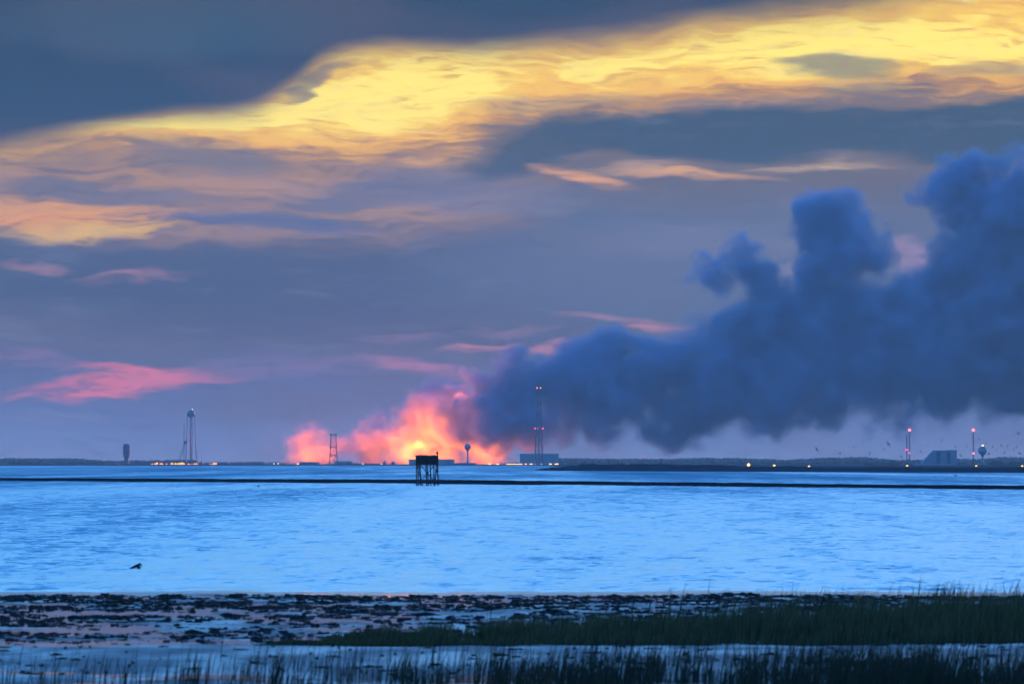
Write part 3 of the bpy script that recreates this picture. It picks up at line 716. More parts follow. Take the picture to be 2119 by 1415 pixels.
# tracking station on the right
D = 7200.0; s = D / F; gz = 1.2
t = thing('radar_building', base(1941, D, gz), 'wedge-shaped concrete building with one sloping side between the red-lit masts', 'building')
zz = zrow(932.5, D, gz)
X0 = lambda p: (p - 1941) * s
MB().prism([(X0(1903), -0.8), (X0(1980), -0.8), (X0(1980), zz), (X0(1931), zz)], 0, 26).build('body', M_WALL, t)
for a0, a1, ds in ((1932, 1957, 0.0), (1958, 1979.5, 0.35)): MB().box(X0(a0), X0(a1), 0.4, 25, zz, zz + 0.45 + ds).build('roof_slab', M_ROOF, t)
for q in range(4): MB().box(X0(1938 + q * 10.5), X0(1946 + q * 10.5), -0.25, 0, 1.0, zz - 1.2).build('facade_panel', M_TANK if q % 2 else M_ROOF, t)
MB().box(X0(1896), X0(1906), 2, 20, -0.8, 2.0).build('annex', M_WALL, t)
def guyed(px, top, lights, label, group=None, D=7300.0):
    s = D / F; t = thing('guyed_mast', base(px, D, 1.2), label, 'mast', group); h = zrow(top, D, 1.2)
    lattice(t, [-0.5] + [h * k / 9 for k in range(1, 10)], [0.62] * 10, 0.16, 0.07, M_STEEL, 3)
    for k in range(3):
        a = math.radians(30 + 120 * k)
        for f in (0.5, 0.95): MB().tube((0, 0, h * f), (math.cos(a) * 16, math.sin(a) * 16, 0), 0.02, n=3).build('guy_wire', M_STEEL, t)
    for (x, r, m, sz) in lights: beacon(t, x * s, zrow(r, D, 1.2), m, sz, -0.9)
    return t
guyed(1876.5, 900, [(-2.6, 930.5, E_PINK, .95), (.8, 930.5, E_PINK, 1.1)], 'shorter of the two masts close together, with magenta lights at mid height')
guyed(1882, 891, [(0, 889.6, E_RED, 1.6), (-.7, 936.8, E_PINK, 1.2)], 'taller of the two masts close together, with a bright red top light', D=7320.0)
guyed(2014, 891, [(0, 889.6, E_RED, 1.7), (0.3, 937.8, E_RED, 1.1)], 'lone mast with red lights between the wedge building and ball water tower', D=7300.0)
t, h = ball_tower(2033, 7250, 922.5, 18.6, 3.8, 968, 'stout ball water tower with an orange top light beside a lone mast')
beacon(t, 0.2, h + 0.3, E_AMBER, 0.9)
t, h = mast(1334, 943.5, 8300, 'thin pole topped by a single small pink light beyond the dunes', r=0.15); beacon(t, 0, h, E_PINK, 0.9)
for px, top, lab in ((1443, 931, 'thin lone antenna above the dunes, first beyond the tall lattice tower'), (1541, 926.5, 'tall thin antenna beside the first amber lamp on the dunes'), (1546, 941, 'short thin antenna beside the first amber lamp on the dunes'), (1717, 952, 'low stubby mast between the last dune lamp and the twin masts')):
    mast(px, top, 7600, lab, r=0.18, name='antenna', cat='antenna')
for px, top in ((1594, 942), (1601, 929), (1606, 941), (1612, 926)):
    mast(px, top, 7600, 'thin antenna in the cluster of four above the dunes', r=0.18, name='antenna', cat='antenna', group='cluster of four antennas')
building(1752, 1795, 963.2, 7000, 'low flat shed beyond the dunes left of the twin masts', name='low_building')
building(1981, 2012, 961.5, 7000, 'low shed joining the wedge building to the lone mast', name='low_building')

# lamps
def lamp(px, py, D, m, r, label, group=None, z=GZ, h=None):
    t = thing('lamp_post', base(px, D, z), label, 'lamp', group)
    hh = zrow(py, D, z)
    hh = max(hh, 0.8)
    MB().tube((0, 0, -0.6), (0, 0, hh), 0.12, 0.09, 6).build('post', M_STEEL, t)
    MB().ball((0, -0.25, hh), r * 1.3, 8, 6).build('lamp_head', m, t, smooth=True)
    return t
for k in range(13): lamp(1049 + 2.55 * k, 963.2, 8300, E_AMBER, 0.55, 'small amber lamp in the tight row before the ribbed hall', 'row of amber lamps', 0.6)
for px, py, r, m in ((1013, 963.5, 1.1, E_AMBER), (1029, 963, .9, E_AMBER), (1032, 963.2, .7, E_AMBER)): lamp(px, py, 8300, m, r, 'amber lamp between the slim ball tower and the tight lamp row', 'amber lamps left of the row', 0.4)
for px, py, r, m in ((1088, 963.3, .9, E_AMBER), (1098, 963.2, .95, E_AMBER), (1101, 963.4, .8, E_AMBER), (1108, 963.6, .6, E_WHITE), (1121, 963.8, .7, E_WHITE)): lamp(px, py, 8300, m, r, 'lamp in front of the ribbed hall, right of the tight row', 'lamps before the hall', 0.4)
for px, r in ((1138, 1.0), (1141, .8), (1149, .8), (1152, 1.1), (1155, .7)): lamp(px, 963.7, 8300, E_AMBER, r, 'amber lamp at the right end of the ribbed hall', 'amber lamps at the hall end', 0.4)
for px in (567, 576): lamp(px, 959.5, 8700, E_WHITE, 0.6, 'white lamp left of the flat-roofed shed', 'pair of white lamps')
lamp(616.5, 960.5, 8600, E_AMBER, 0.7, 'amber lamp at the left end of the flat-roofed shed', z=0.8)
lamp(751, 959.6, 8600, E_AMBER, 0.55, 'small amber lamp between the low block and the domes', z=0.8)
lamp(789, 961, 8600, E_WHITE, 0.75, 'white lamp just left of the two small domes', z=0.6)
for px, r in ((870, .6), (886, 1.1), (891.5, .6)): lamp(px, 961.0, 8500, E_WHITE, r, 'white lamp seen beneath the floor of the pile hide', 'white lamps behind the hide', 0.6)
for px, py, D_, r, lab in ((1549, 961.7, 6500, 1.15, 'bright amber lamp beside two thin antennas on the dunes'), (1602, 963.9, 6500, 1.0, 'amber lamp at the foot of the cluster of four antennas'), (1674, 969.2, 5200, .75, 'amber lamp low between two dune crests'), (1877, 966, 6000, .8, 'pale yellow lamp at the foot of the twin masts'), (2020, 968, 5600, .75, 'pale yellow lamp at the foot of the lone mast'), (2115, 968.4, 5600, .75, 'pale yellow lamp beyond the ball water tower by a bush')):
    lamp(px, py, D_, E_AMBER, r, lab, z=-0.8)
for k, px in enumerate((1943, 1947, 1952, 1958, 1964, 1969, 1974, 1979)): lamp(px, 971.6 - (k % 3) * .4, 5200, emat('pink_lamp', (1, .34, .42), .22) if k == 0 else bpy.data.materials['pink_lamp'], 0.75, 'dim pink lamp in the row at the foot of the wedge building', 'pink lamps of the wedge building', -2.2)

# burning ground on the left and along the fire
def ground_fire(px, py, D, w, hgt, n, m, label, seed, z=GZ, group=None):
    r = random.Random(seed); t = thing('ground_fire', base(px, D, z), label, 'fire', group)
    for k in range(n):
        x = r.uniform(-w, w); hh = hgt * r.uniform(.5, 1.1); rr = hh * r.uniform(.3, .5)
        mb = MB(); lean = r.uniform(0, .5) * hh
        prof = [(rr * .6, -0.4), (rr, hh * .18), (rr * .75, hh * .45), (rr * .35, hh * .75), (0.02, hh)]
        mb.lathe(prof, 8)
        mb.v = [(x + vx + lean * (vz / hh) ** 2 if vz > 0 else x + vx, vy, vz) for vx, vy, vz in mb.v]
        mb.build('flame', m, t, smooth=True)
    return t
for k, (px, w, hgt, n, m, lab) in enumerate([
        (241, 6, 1.1, 5, E_FLAMEP, 'faint low fire left of the blocky service tower'), (284, 5, .8, 4, E_FLAMEP, 'faint low fire right of the blocky service tower'),
        (315, 1.0, 1.3, 2, E_FLAME, 'tiny spot fire at the left end of the burning pad'), (326, 3.5, 2.4, 5, E_FLAME, 'bright fire patch left of the leaning boom'),
        (338, 4, 1.5, 5, E_FLAME, 'lower fire patch between two brighter ones left of the boom'), (357, 3.5, 2.0, 5, E_FLAME, 'fire patch right under the foot of the leaning boom'),
        (367, 3.5, 2.0, 5, E_FLAME, 'fire patch between the boom foot and the tower legs'), (376, 3.5, 2.6, 6, E_FLAME, 'tallest fire patch below the left tower leg'),
        (395, 4, 1.4, 5, E_FLAME, 'low fire under the egg-tank water tower'), (407, 3, 1.5, 3, E_FLAME, 'small fire under the right tower leg'),
        (436, 2, 1.6, 3, E_FLAME, 'small fire right of the burning pad, left of a brighter one'), (443.5, 2.5, 3.0, 4, E_FLAME, 'isolated bright fire at the right end of the burning pad')]):
    ground_fire(px, 960, 8500, w * 1.15, hgt * 1.3, n + 2, m, lab, 100 + k, 1.0)
for k, (px, w, hgt, n) in enumerate([(924, 8, 3.4, 9), (940, 6, 2.6, 6)]):
    ground_fire(px, 956, 8900, w, hgt, n, E_FLAME, ['flames over the roofs right of the pile hide', 'smaller flames left of the slim ball water tower'][k], 300 + k, 1.4)

# shrubs on the right shore
def shrub(px, D, w, h, label, seed, z):
    r = np.random.RandomState(seed); t = thing('shrub', base(px, D, z), label, 'shrub', 'shrubs on the right shore')
    n = 420; a = r.uniform(0, 2 * math.pi, n); rr = np.sqrt(r.uniform(0, 1, n)) * w; zz = r.uniform(0.15, 1, n) ** .8 * h * np.clip(1.15 - (rr / w) ** 2 * .8, .2, 1)
    v = []; f = []
    for i in range(n):
        c0 = np.array([rr[i] * math.cos(a[i]), rr[i] * math.sin(a[i]), zz[i]]); d1 = r.normal(0, .45, 3); d2 = r.normal(0, .45, 3)
        v += [c0 - d1, c0 + d2, c0 + d1, c0 - d2]; f.append((4 * i, 4 * i + 1, 4 * i + 2, 4 * i + 3))
    link('crown', quads_mesh('crown', v, f), M_TREE, t)
    for q in (-.4, 0, .35): MB().tube((q, 0, -.6), (q * w * .8, 0, h * .6), .14, .06, 5).build('trunk', M_PILE, t)
for k, (px, w, h, lab) in enumerate([(1800, 5, 2.2, 'low rounded shrub near the shed left of the twin masts'), (1848, 7, 4.2, 'tallest peaked shrub just left of the twin masts'), (1835, 6, 2.8, 'lower shrub leaning on the peaked one left of the twin masts'), (2062, 7, 4.6, 'broad peaked shrub right of the stout ball water tower'), (2100, 8, 3.2, 'rounded shrub near the last yellow lamp on the right'), (1208, 5, 2.4, 'dark little shrub right of the ribbed hall annex')]):
    shrub(px, 6800, w, h, lab, 40 + k, .8)

# ---------------------------------------------------------------- old hide on piles, standing in the water
D = 880.0; s = D / F
t = thing('pile_hide', (at(885, 1004, D).x, D, 0), 'dark wooden hide box on crossed braced piles standing in the water', 'hide')
hx = lambda p: (p - 885) * s
hz = lambda p: (1004.0 - p) * s
zt, zb = hz(941.0), hz(960.2)
x0, x1 = hx(861.0), hx(906.5); dep = 2.6
MB().box(x0 + .04, x1 - .04, -dep / 2 + .06, dep / 2 - .06, zb, zb + .12).build('floor', M_DARKW, t)
npl = 15; pw = (x1 - x0) / npl; rr = random.Random(3)
for yy in (-dep / 2, dep / 2):
    for k in range(npl):
        MB().box(x0 + k * pw + .008, x0 + (k + 1) * pw - .008, yy - .03, yy + .03, zb - rr.uniform(0, .05), zt - rr.uniform(0, .10)).build('plank', M_DARKW, t)
for xx in (x0, x1):
    for k in range(12):
        q = -dep / 2 + k * dep / 12
        MB().box(xx - .03, xx + .03, q + .04, q + dep / 12 - .004, zb, zt - rr.uniform(0, .08)).build('plank', M_DARKW, t)
MB().box(x0 - .05, x1 + .05, -dep / 2 - .08, -dep / 2 - .035, zt - .2, zt - .08).build('top_rail', M_DARKW, t)
MB().box(x0 - .05, x1 + .05, -dep / 2 - .08, -dep / 2 - .035, zb + .02, zb + .16).build('bottom_rail', M_DARKW, t)
mb = MB()
for k in range(70):      # brush tucked along the rim
    x = rr.uniform(x0, x1); y = rr.choice((-dep / 2, dep / 2)) + rr.uniform(-.04, .04); h = rr.uniform(.03, .13)
    mb.tube((x, y, zt - .25), (x + rr.uniform(-.06, .06), y, zt + h), .012, .004, 3)
for k in range(7): mb.tube((x0 - .02, -dep / 2, zt - .3), (x0 - rr.uniform(.02, .22), -dep / 2 + rr.uniform(-.1, .1), zt + rr.uniform(.02, .16)), .016, .005, 3)
mb.build('brush', M_BRUSH, t)
for px_t, px_b, yy in ((862, 862, -1.2), (869.5, 871, -1.2), (881.5, 883.5, -1.1), (890.5, 892.5, -1.2), (898, 898.6, -1.2), (906, 907.5, -1.2),
                       (864, 866, 1.2), (866, 875, 0.6), (884, 886.5, 1.2), (903, 899, 1.0), (905, 907, 1.2)):
    MB().tube((hx(px_b), yy * 1.05, -0.5), (hx(px_t), yy, zb + .05), .085, .07, 8).build('pile', M_PILE, t)
for a, b2, yy in (((870, 961.5), (908, 1005), -1.32), ((898.5, 963), (864, 1004), -1.36), ((906, 966), (899, 994), -.2), ((863, 966), (872, 994), -.2)):
    MB().tube((hx(a[0]), yy, hz(a[1])), (hx(b2[0]), yy, hz(b2[1])), .055, .055, 6).build('brace', M_PILE, t)
po = MB().tube((x1 - .05, -dep / 2 - .05, zb), (x1 - .05, -dep / 2 - .05, zt + .06), .06, .05, 6).build('corner_post', M_PILE, t)
MB().lathe([(.04, zt + .03), (.10, zt + .10), (.175, zt + .22), (.13, zt + .33), (.045, zt + .45), (.012, zt + .55)], 8, (x1 - .10, -dep / 2 - .05, 0)).build('topmark', M_PILE, po)

# ---------------------------------------------------------------- birds
def skin_body(name, pts, radii, m, n=10):
    """one continuous tapered body through pts"""
    mb = MB(); P = [Vector(p) for p in pts]; o = 0
    for i, p in enumerate(P):
        d = (P[min(i + 1, len(P) - 1)] - P[max(i - 1, 0)]).normalized()
        u = Vector((0, 1, 0)) if abs(d.y) < .9 else Vector((1, 0, 0)); u = (u - d * u.dot(d)).normalized(); w = d.cross(u)
        for k in range(n):
            a = 2 * math.pi * k / n; mb.v.append(tuple(p + u * math.cos(a) * radii[i] + w * math.sin(a) * radii[i]))
        if i:
            for k in range(n): mb.f.append((o + k, o + (k + 1) % n, o + n + (k + 1) % n, o + n + k)); 
            o += n
    mb.f.append(tuple(n - 1 - i for i in range(n))); mb.f.append(tuple(o + i for i in range(n)))
    return mb
D = 186.0
t = thing('water_bird', (at(285, 0, D).x, D, 0.0), 'black bird low on the water with raised back and bill turned down', 'bird')
b1 = skin_body('body', [(-.235, 0, .0), (-.17, 0, .018), (-.10, 0, .045), (-.03, 0, .072), (.02, 0, .105), (.055, 0, .130), (.085, 0, .128), (.10, 0, .10), (.112, 0, .07), (.122, 0, .035)],
               [.012, .028, .042, .044, .036, .030, .027, .019, .010, .004], M_BIRD)
b1.build('body', M_BIRD, t, smooth=True)
MB().ball((.035, 0, .03), .055, 10, 6, (1, .8, 1.05)).build('breast', M_BIRD, t, smooth=True)
MB().ball((.066, -.02, .075), .022, 8, 6, (.8, .9, 1.4)).build('cheek_patch', M_WHITE, t, smooth=True)

def flying_mesh():
    mb = skin_body('b', [(-.30, 0, 0), (-.16, 0, .01), (0, 0, .015), (.16, 0, .02), (.27, 0, .04), (.36, 0, .03)], [.02, .06, .08, .065, .04, .01], None, 8)
    for sg in (-1, 1):
        o = len(mb.v)
        pts = [(.13, .05, .03, -.12), (.20, .35, .13, -.06), (.12, .70, .10, -.08), (-.05, 1.05, .02, -.10)]
        for (x, y, z, ch) in pts:
            mb.v += [(x, sg * y, z), (x + ch - .12 * (1 - y), sg * y, z - .01), (x, sg * y, z + .022)]
        for k in range(3):
            q = o + 3 * k
            mb.f += [(q, q + 1, q + 4, q + 3), (q + 1, q + 2, q + 5, q + 4), (q + 2, q, q + 3, q + 5)]
        q = o + 9; mb.f += [(o, o + 2, o + 1), (q, q + 1, q + 2)]
    o = len(mb.v); mb.v += [(-.26, -.03, 0), (-.26, .03, 0), (-.46, .08, 0), (-.46, -.08, 0), (-.3, 0, .02)]
    mb.f += [(o, o + 1, o + 2, o + 3), (o, o + 3, o + 4), (o + 3, o + 2, o + 4), (o + 2, o + 1, o + 4), (o + 1, o, o + 4)]
    return mb.mesh('flying_bird', True)
FM = flying_mesh(); FM.materials.append(M_BIRDG)
r = random.Random(21)
spots = [(1738, 938), (1786, 916), (1838, 919), (1949, 911), (2026, 909), (2107, 897), (1977, 925), (2000, 924), (2054, 925), (2072, 922), (2085, 922), (2062, 931), (1800, 939), (1865, 945), (1905, 934), (1962, 941), (2046, 939), (2078, 937), (2097, 931), (2110, 938), (2090, 944), (1988, 943), (2070, 946), (1830, 930), (1920, 922), (1766, 925), (2112, 915), (2103, 925), (2040, 917), (1690, 930)]
for (px, py) in spots:
    Db = r.uniform(820, 1300)
    o = bpy.data.objects.new('flying_bird', FM); COL.objects.link(o); o.location = at(px, py, Db)
    o.rotation_euler = (r.uniform(-1.0, -.25), r.uniform(-.5, -.1), r.uniform(-.5, .6)); k = r.uniform(.36, .58); o.scale = (k, k, k)
    tag(o, 'dark bird in flight, one of a loose flock low over the water', 'bird', 'flock flying past the masts')
def wader_mesh():
    mb = skin_body('b', [(-.16, 0, .16), (-.08, 0, .17), (0, 0, .18), (.07, 0, .20), (.10, 0, .245), (.125, 0, .27), (.15, 0, .268), (.24, 0, .235)], [.012, .045, .06, .05, .028, .03, .022, .005], None, 8)
    for sg in (-1, 1): mb.tube((.0, sg * .025, -.05), (.0, sg * .025, .15), .008, .010, 5)
    return mb.mesh('wader', True)
WM = wader_mesh(); WM.materials.append(M_BIRD)
r = random.Random(4)
def bar_front(x): return float(np.interp(x, bx, [1420, 1095, 942, 844, 736, 480]))
for px in (1398, 1405, 1411, 1430, 1463, 1487, 1492, 1499, 1534, 1541, 1600, 1613, 1620, 1628, 1641, 1643, 1647, 1652, 1656, 1660, 1664, 1668, 1675, 1170, 1180, 1200, 1262, 1270, 1310, 1331, 1345, 1393):
    Dw = 800.0
    for _ in range(6): Dw = bar_front((px - 1059.5) / F * Dw)
    Dw += r.uniform(-9, 4)
    o = bpy.data.objects.new('wading_bird', WM); COL.objects.link(o); o.location = ((px - 1059.5) / F * Dw, Dw, 0.0)
    k = r.uniform(.8, 1.25); o.scale = (k, k, k); o.rotation_euler = (0, 0, r.choice((0, math.pi)) + r.uniform(-.5, .5))
    tag(o, 'small dark wading bird at the water edge of the sandbar', 'bird', 'waders along the sandbar')
def swimmer(px, py, label, k):
    Dw = CAMH * F / (py - HOR)
    t = thing('swimming_bird', ((px - 1059.5) / F * Dw, Dw, 0.0), label, 'bird'); t.scale = (k, k, k)
    skin_body('b', [(-.24, 0, .05), (-.14, 0, .06), (0, 0, .06), (.12, 0, .08), (.15, 0, .17), (.17, 0, .24), (.20, 0, .25), (.28, 0, .23)], [.015, .07, .09, .06, .03, .03, .028, .006], None, 8).build('body', M_BIRD, t, smooth=True)
    MB().ball((-.06, -.06, .085), .06, 8, 5, (1.8, .5, .7)).build('wing', M_BIRD, t, smooth=True)
swimmer(535, 1007, 'tiny dark bird afloat on open water left of the pile hide', .9)
swimmer(1977, 984.5, 'small dark bird afloat between the dunes and the sandbar', 1.6)

# ---------------------------------------------------------------- foreground: mud flat, weed, sand, grass
def shore_y(x): return 147.6 + 5.0 * (fbm(x / 4, x * 0 + 3.0, 4) - .5) - 0.04 * x
def mud_h(x, y):
    d = shore_y(x) - y                                       # >0 landward
    n = fbm(x / 2.6, y / 3.4, 3); n2 = fbm(x / .6 + 40, y / 1.1, 3)
    rel = 0.13 * (n - 0.54) + 0.07 * (n2 - 0.5)
    sand = 1 / (1 + np.exp(-((106.0 + 0.02 * x) - y) / 0.8))     # firm sand in front of the flat
    pool = 1 / (1 + np.exp(-(93.5 + 3 * (fbm(x / 6, y / 9, 3) - .5) * 2 - y + np.clip(x, -2, 12) * -.35) / 0.7))
    berm = 0.03 * (fbm(x / 1.1, y / .8, 3) - .5) + 0.10 * (0.8 + .5 * (fbm(x / 7, y / 2.5, 3) - .5)) * (1 - 0.55 * pool) + 0.10 * (n - .5) * pool - .03 * pool
    z = rel * (1 - sand) + berm * sand
    right = 1 / (1 + np.exp(-(x - (1.0 - (y - 106) * -.0)) / 1.6)) * 1 / (1 + np.exp(-(y - 106) / 1)) * (y < 140)
    z = z + 0.035 * right * (1 - sand)
    return np.where(d < 0, np.maximum(z - .03, -.3) * 0 - 0.02 + d * 0.03 + rel * .6, z + 0.012 * np.clip(1 - d / 1.5, 0, 1))
xs = np.arange(-26, 26.001, 0.085); ys = np.concatenate([np.arange(60, 84, 0.6), np.arange(84, 156, 0.13)])
def mud_mat():
    m = bpy.data.materials.new('mud'); m.use_nodes = True
    b = NB(m.node_tree); p = m.node_tree.nodes['Principled BSDF']
    g = b.new('ShaderNodeNewGeometry'); P = g.outputs['Position']; x, y, z = b.sep(P)
    n = b.noise(P, 3.0, 5, .6)['Fac']; n2 = b.noise(b.xyz(b.mul(x, .6), b.mul(y, .2), 0), 1.0, 4, .6)['Fac']
    mudc = b.mix(b.mr(n, .35, .65), (0.008, 0.008, 0.010, 1), (0.022, 0.022, 0.024, 1))
    sandc = b.mix(b.mr(n, .3, .7), (0.015, 0.017, 0.021, 1), (0.036, 0.038, 0.044, 1))
    sf = b.mr(b.add(y, b.mul(b.sub(n2, .5), 5.0)), 107.5, 104.5, 0, 1)
    b.put(p.inputs['Base Color'], b.mix(sf, mudc, sandc))
    b.put(p.inputs['Roughness'], b.mr(n2, .35, .65, .34, .65)); p.inputs['Specular IOR Level'].default_value = .32
    bp = b.new('ShaderNodeBump'); bp.inputs['Strength'].default_value = .5; bp.inputs['Distance'].default_value = .03
    b.l.new(b.noise(P, 7.0, 4, .6)['Fac'], bp.inputs['Height']); b.l.new(bp.outputs[0], p.inputs['Normal'])
    return m
me = grid_mesh('mud_flat', xs, ys, mud_h)
tag(link('mud_flat', me, mud_mat()), kind='structure')
# dry bank below the camera
me = grid_mesh('bank', np.linspace(-60, 60, 60), np.linspace(-40, 62, 40), lambda x, y: 0.05 + 1.0 * np.clip((52 - y) / 40, 0, 1) + .08 * (fbm(x / 3, y / 3) - .5))
tag(link('bank', me, M_SAND), kind='structure')

M_WEED = mat('sea_weed', (0.007, 0.0075, 0.006), 0.75, 0, .5, 9.0, spec=0.15)
t5 = (1 + 5 ** .5) / 2
ICO = np.array([(-1, t5, 0), (1, t5, 0), (-1, -t5, 0), (1, -t5, 0), (0, -1, t5), (0, 1, t5), (0, -1, -t5), (0, 1, -t5), (t5, 0, -1), (t5, 0, 1), (-t5, 0, -1), (-t5, 0, 1)]) / math.sqrt(1 + t5 * t5)
ICF = np.array([(0, 11, 5), (0, 5, 1), (0, 1, 7), (0, 7, 10), (0, 10, 11), (1, 5, 9), (5, 11, 4), (11, 10, 2), (10, 7, 6), (7, 1, 8), (3, 9, 4), (3, 4, 2), (3, 2, 6), (3, 6, 8), (3, 8, 9), (4, 9, 5), (2, 4, 11), (6, 2, 10), (8, 6, 7), (9, 8, 1)])
def clump_geo(R, w, h):
    vs = []; fs = []; o = 0
    for k in range(R.randint(3, 7)):
        c0 = np.array([R.uniform(-w, w) * .5, R.uniform(-w, w) * .3, 0.0]); q = R.uniform(.3, .6)
        v = ICO * R.uniform(.6, 1.3, (12, 1)) * np.array([w * q, w * q * .8, h * R.uniform(.45, 1.0)]) + c0
        vs.append(v); fs.append(ICF + o); o += 12
    for k in range(R.randint(2, 5)):          # upright shreds
        x = R.uniform(-w, w) * .7; hh = h * R.uniform(.8, 1.6); l = R.uniform(-.03, .03)
        vs.append(np.array([(x * .4 - .012, 0, -.02), (x * .4 + .012, 0, -.02), (x + l, .01, hh)])); fs.append(np.array([(o, o + 1, o + 2)])); o += 3
    return np.concatenate(vs), np.concatenate(fs)
R = np.random.RandomState(12)
def weed_xy(n):
    x = R.uniform(-16, 16, n); y = 107.5 + (1 - R.uniform(0, 1, n) ** 1.15) * 40.5
    lim = y * (1059.5 / F) + 1.5
    dn = fbm(x / 3.2 + 9, y / 4.5, 3)
    ridge = np.clip((y - 128) / 8, 0, 1) * .08
    dn = dn + 1.0 * (fbm(x / .5 + 70, y / 1.0, 2) - .5)
    keep = (np.abs(x) < lim) & (dn + ridge + .05 * (x < -2) > .50 + R.uniform(-.08, .08, n)) & (y < shore_y(x) + .3 + 3.5 * R.uniform(0, 1, n) ** 5) & ~((y < 112) & (x > -1.5))
    return x[keep], y[keep]
vs, fs, o = [], [], 0
wx, wy = weed_xy(30000)
wz = mud_h(wx, wy)
for x, y, z in zip(wx, wy, wz):
    w = .025 + .11 * R.uniform(0, 1) ** 2; v, f = clump_geo(R, w, w * R.uniform(.2, .5)); v = v + np.array([x, y, max(z, -.01)])
    vs.append(v); fs.append(f + o); o += len(v)
tag(link('seaweed_litter', quads_mesh('seaweed_litter', np.concatenate(vs), np.concatenate(fs)), M_WEED), kind='stuff')
vs, fs, o = [], [], 0
for k in range(160):
    x = R.uniform(-9, 9); y = R.uniform(91, 106); z = float(mud_h(np.array([x]), np.array([y]))[0]); wd = .03 + .22 * R.uniform() ** 3
    v, f = clump_geo(R, wd, .02 + .03 * R.uniform()); vs.append(v + np.array([x, y, z])); fs.append(f + o); o += len(v)
tag(link('tide_wrack', quads_mesh('tide_wrack', np.concatenate(vs), np.concatenate(fs)), M_WEED), kind='stuff')
protos = []
for k in range(8):
    v, f = clump_geo(R, 1.0, .24); me = quads_mesh('seaweed_clump', v, f); me.materials.append(M_WEED); protos.append(me)
wx, wy = weed_xy(900); wz = mud_h(wx, wy)
for i, (x, y, z) in enumerate(list(zip(wx, wy, wz))[:230]):
    ob = bpy.data.objects.new('seaweed_clump', protos[i % 8]); COL.objects.link(ob)
    k = R.uniform(.14, .36); ob.location = (x, y, max(z, -.005)); ob.scale = (k * R.uniform(.9, 1.5), k, k * R.uniform(.8, 1.3)); ob.rotation_euler = (0, 0, R.uniform(0, 6.28))
    tag(ob, 'larger dark clump of seaweed lying on the wet mud flat', 'seaweed', 'seaweed clumps on the mud flat')

# grass: every blade a bent three-segment strip
def grass_mat(name, c1, c2):
    m = bpy.data.materials.new(name); m.use_nodes = True
    b = NB(m.node_tree); p = m.node_tree.nodes['Principled BSDF']
    g = b.new('ShaderNodeNewGeometry'); P = g.outputs['Position']
    n = b.noise(P, 1.3, 3)['Fac']
    b.put(p.inputs['Base Color'], b.mix(b.m('MULTIPLY', b.add(n, g.outputs['Random Per Island']), .55), c1 + (1,), c2 + (1,)))
    p.inputs['Roughness'].default_value = .7; p.inputs['Specular IOR Level'].default_value = .2
    return m
def blades(name, x, y, z, h, m, seed, width=.006, lean=(.10, .06)):
    R = np.random.RandomState(seed); n = len(x)
    lx = h * (R.normal(lean[0], .10, n)); ly = h * R.normal(0, .10, n); a = R.uniform(0, math.pi, n); w = width * R.uniform(.6, 1.4, n)
    cx, cy = np.cos(a) * w, np.sin(a) * w * .5
    V = np.zeros((n, 7, 3)); 
    for k, (tt, ww) in enumerate(((0, 1), (.4, .9), (.75, .6))):
        bx_ = x + lx * tt ** 2; by_ = y + ly * tt ** 2; bz_ = z + h * (tt - .06 * tt * tt)
        V[:, 2 * k] = np.stack([bx_ - cx * ww, by_ - cy * ww, bz_], -1); V[:, 2 * k + 1] = np.stack([bx_ + cx * ww, by_ + cy * ww, bz_], -1)
    V[:, 6] = np.stack([x + lx, y + ly, z + h * .94], -1)
    o = (np.arange(n) * 7)[:, None]
    T = np.concatenate([o + np.array(q)[None] for q in ((0, 1, 3), (0, 3, 2), (2, 3, 5), (2, 5, 4), (4, 5, 6))], 0)
    return tag(link(name, quads_mesh(name, V.reshape(-1, 3), T), m), kind='stuff')
M_GR = grass_mat('cordgrass', (0.008, 0.007, 0.004), (0.15, 0.112, 0.040))
M_GR2 = grass_mat('dark_grass', (0.009, 0.010, 0.006), (0.04, 0.036, 0.016))
M_GR3 = grass_mat('dry_stems', (0.020, 0.020, 0.014), (0.05, 0.045, 0.025))
R = np.random.RandomState(77)
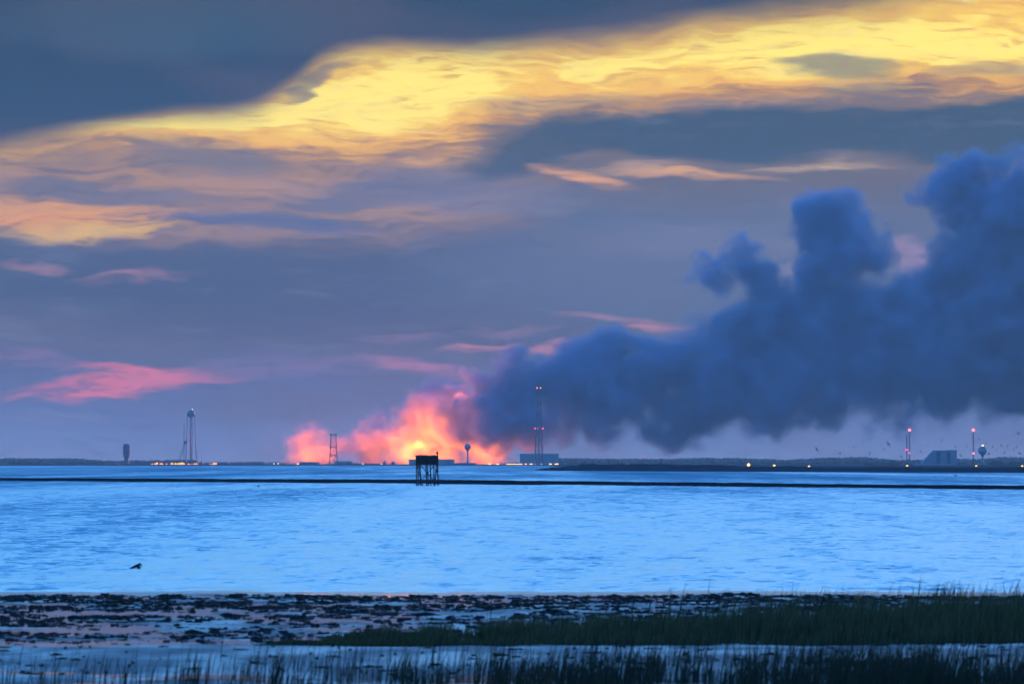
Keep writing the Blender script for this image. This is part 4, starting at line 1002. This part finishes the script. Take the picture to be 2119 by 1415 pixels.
# the cordgrass belt, tapering out to the left
n = 105000
x = R.uniform(-4.2, 20, n); u = R.uniform(0, 1, n)
front = 106.8 + 2.6 * (fbm(x / 1.3, x * 0 + 8, 3) - .5)
depth = np.interp(x, [-4.2, -3.0, -1, 1, 4, 9, 20], [0.3, 1.4, 3.6, 6.5, 9, 12, 14])
y = front + u * depth
dn = fbm(x / .9 + 3, y / 1.6, 3)
keep = (dn > .34 + .22 * u + .05 * R.normal(0, 1, n)) & (R.uniform(0, 1, n) > u * .6)
x, y, u, dn = x[keep], y[keep], u[keep], dn[keep]
tuft = fbm(x / .35 + 11, y / .9 + 4, 2)
h = np.interp(x, [-4.2, -2.5, 0, 3, 8, 20], [.12, .24, .34, .46, .60, .66]) * (.35 + .6 * dn + .7 * np.clip(tuft - .3, 0, 1)) * R.uniform(.4, 1.5, len(x))
h = h * np.clip(.4 + u * depth[keep] / 2.0, .4, 1)
blades('cordgrass', x, y, mud_h(x, y) - .02, h, M_GR, 5, .0085)
# sparse seed stalks standing above the belt
n = 900; x = R.uniform(-1, 18, n); keep = R.uniform(0, 1, n) < np.interp(x, [-1, 1, 4, 7, 18], [.08, .25, .35, .9, 1]); x = x[keep]
y = R.uniform(107.5, 120, len(x)); h = R.uniform(.6, 1.12, len(x)) * np.interp(x, [-1, 3, 8], [.7, .85, 1.0])
blades('grass_stalks', x, y, mud_h(x, y), h, M_GR3, 6, .0085, (.16, .05))
# nearest grass along the lower edge, in tufts
xs_, ys_, hs_ = [], [], []
tufts = [(R.uniform(-8, 9), R.uniform(82.5, 90.5)) for _ in range(330)]
for (tx, ty) in tufts:
    dens = np.interp(tx, [-8, -5.5, -2.5, 2, 9], [.08, .10, .32, .7, 1.15])
    if R.uniform() > .35 + dens * .6: continue
    k = int(R.uniform(25, 85) * dens) + 2; sp = R.uniform(.05, .22)
    xs_.append(tx + R.normal(0, sp, k)); ys_.append(ty + R.normal(0, sp * 2, k)); hs_.append(R.uniform(.5, 1, k) * R.uniform(.36, .85) * np.interp(tx, [-8, -2, 9], [.75, .95, 1.0]))
x, y, h = map(np.concatenate, (xs_, ys_, hs_))
blades('foreground_grass', x, y, mud_h(x, y) - .02, h, M_GR2, 8, .0055, (.14, .06))
n = 8000; x = R.uniform(-8, 9, n); keep = R.uniform(0, 1, n) < np.interp(x, [-8, -4, -1, 3, 9], [.03, .08, .3, .6, 1]); x = x[keep]
y = R.uniform(82, 97, len(x)); h = R.uniform(.18, .62, len(x))
blades('foreground_grass', x, y, mud_h(x, y) - .02, h, M_GR2, 9, .005, (.14, .06))
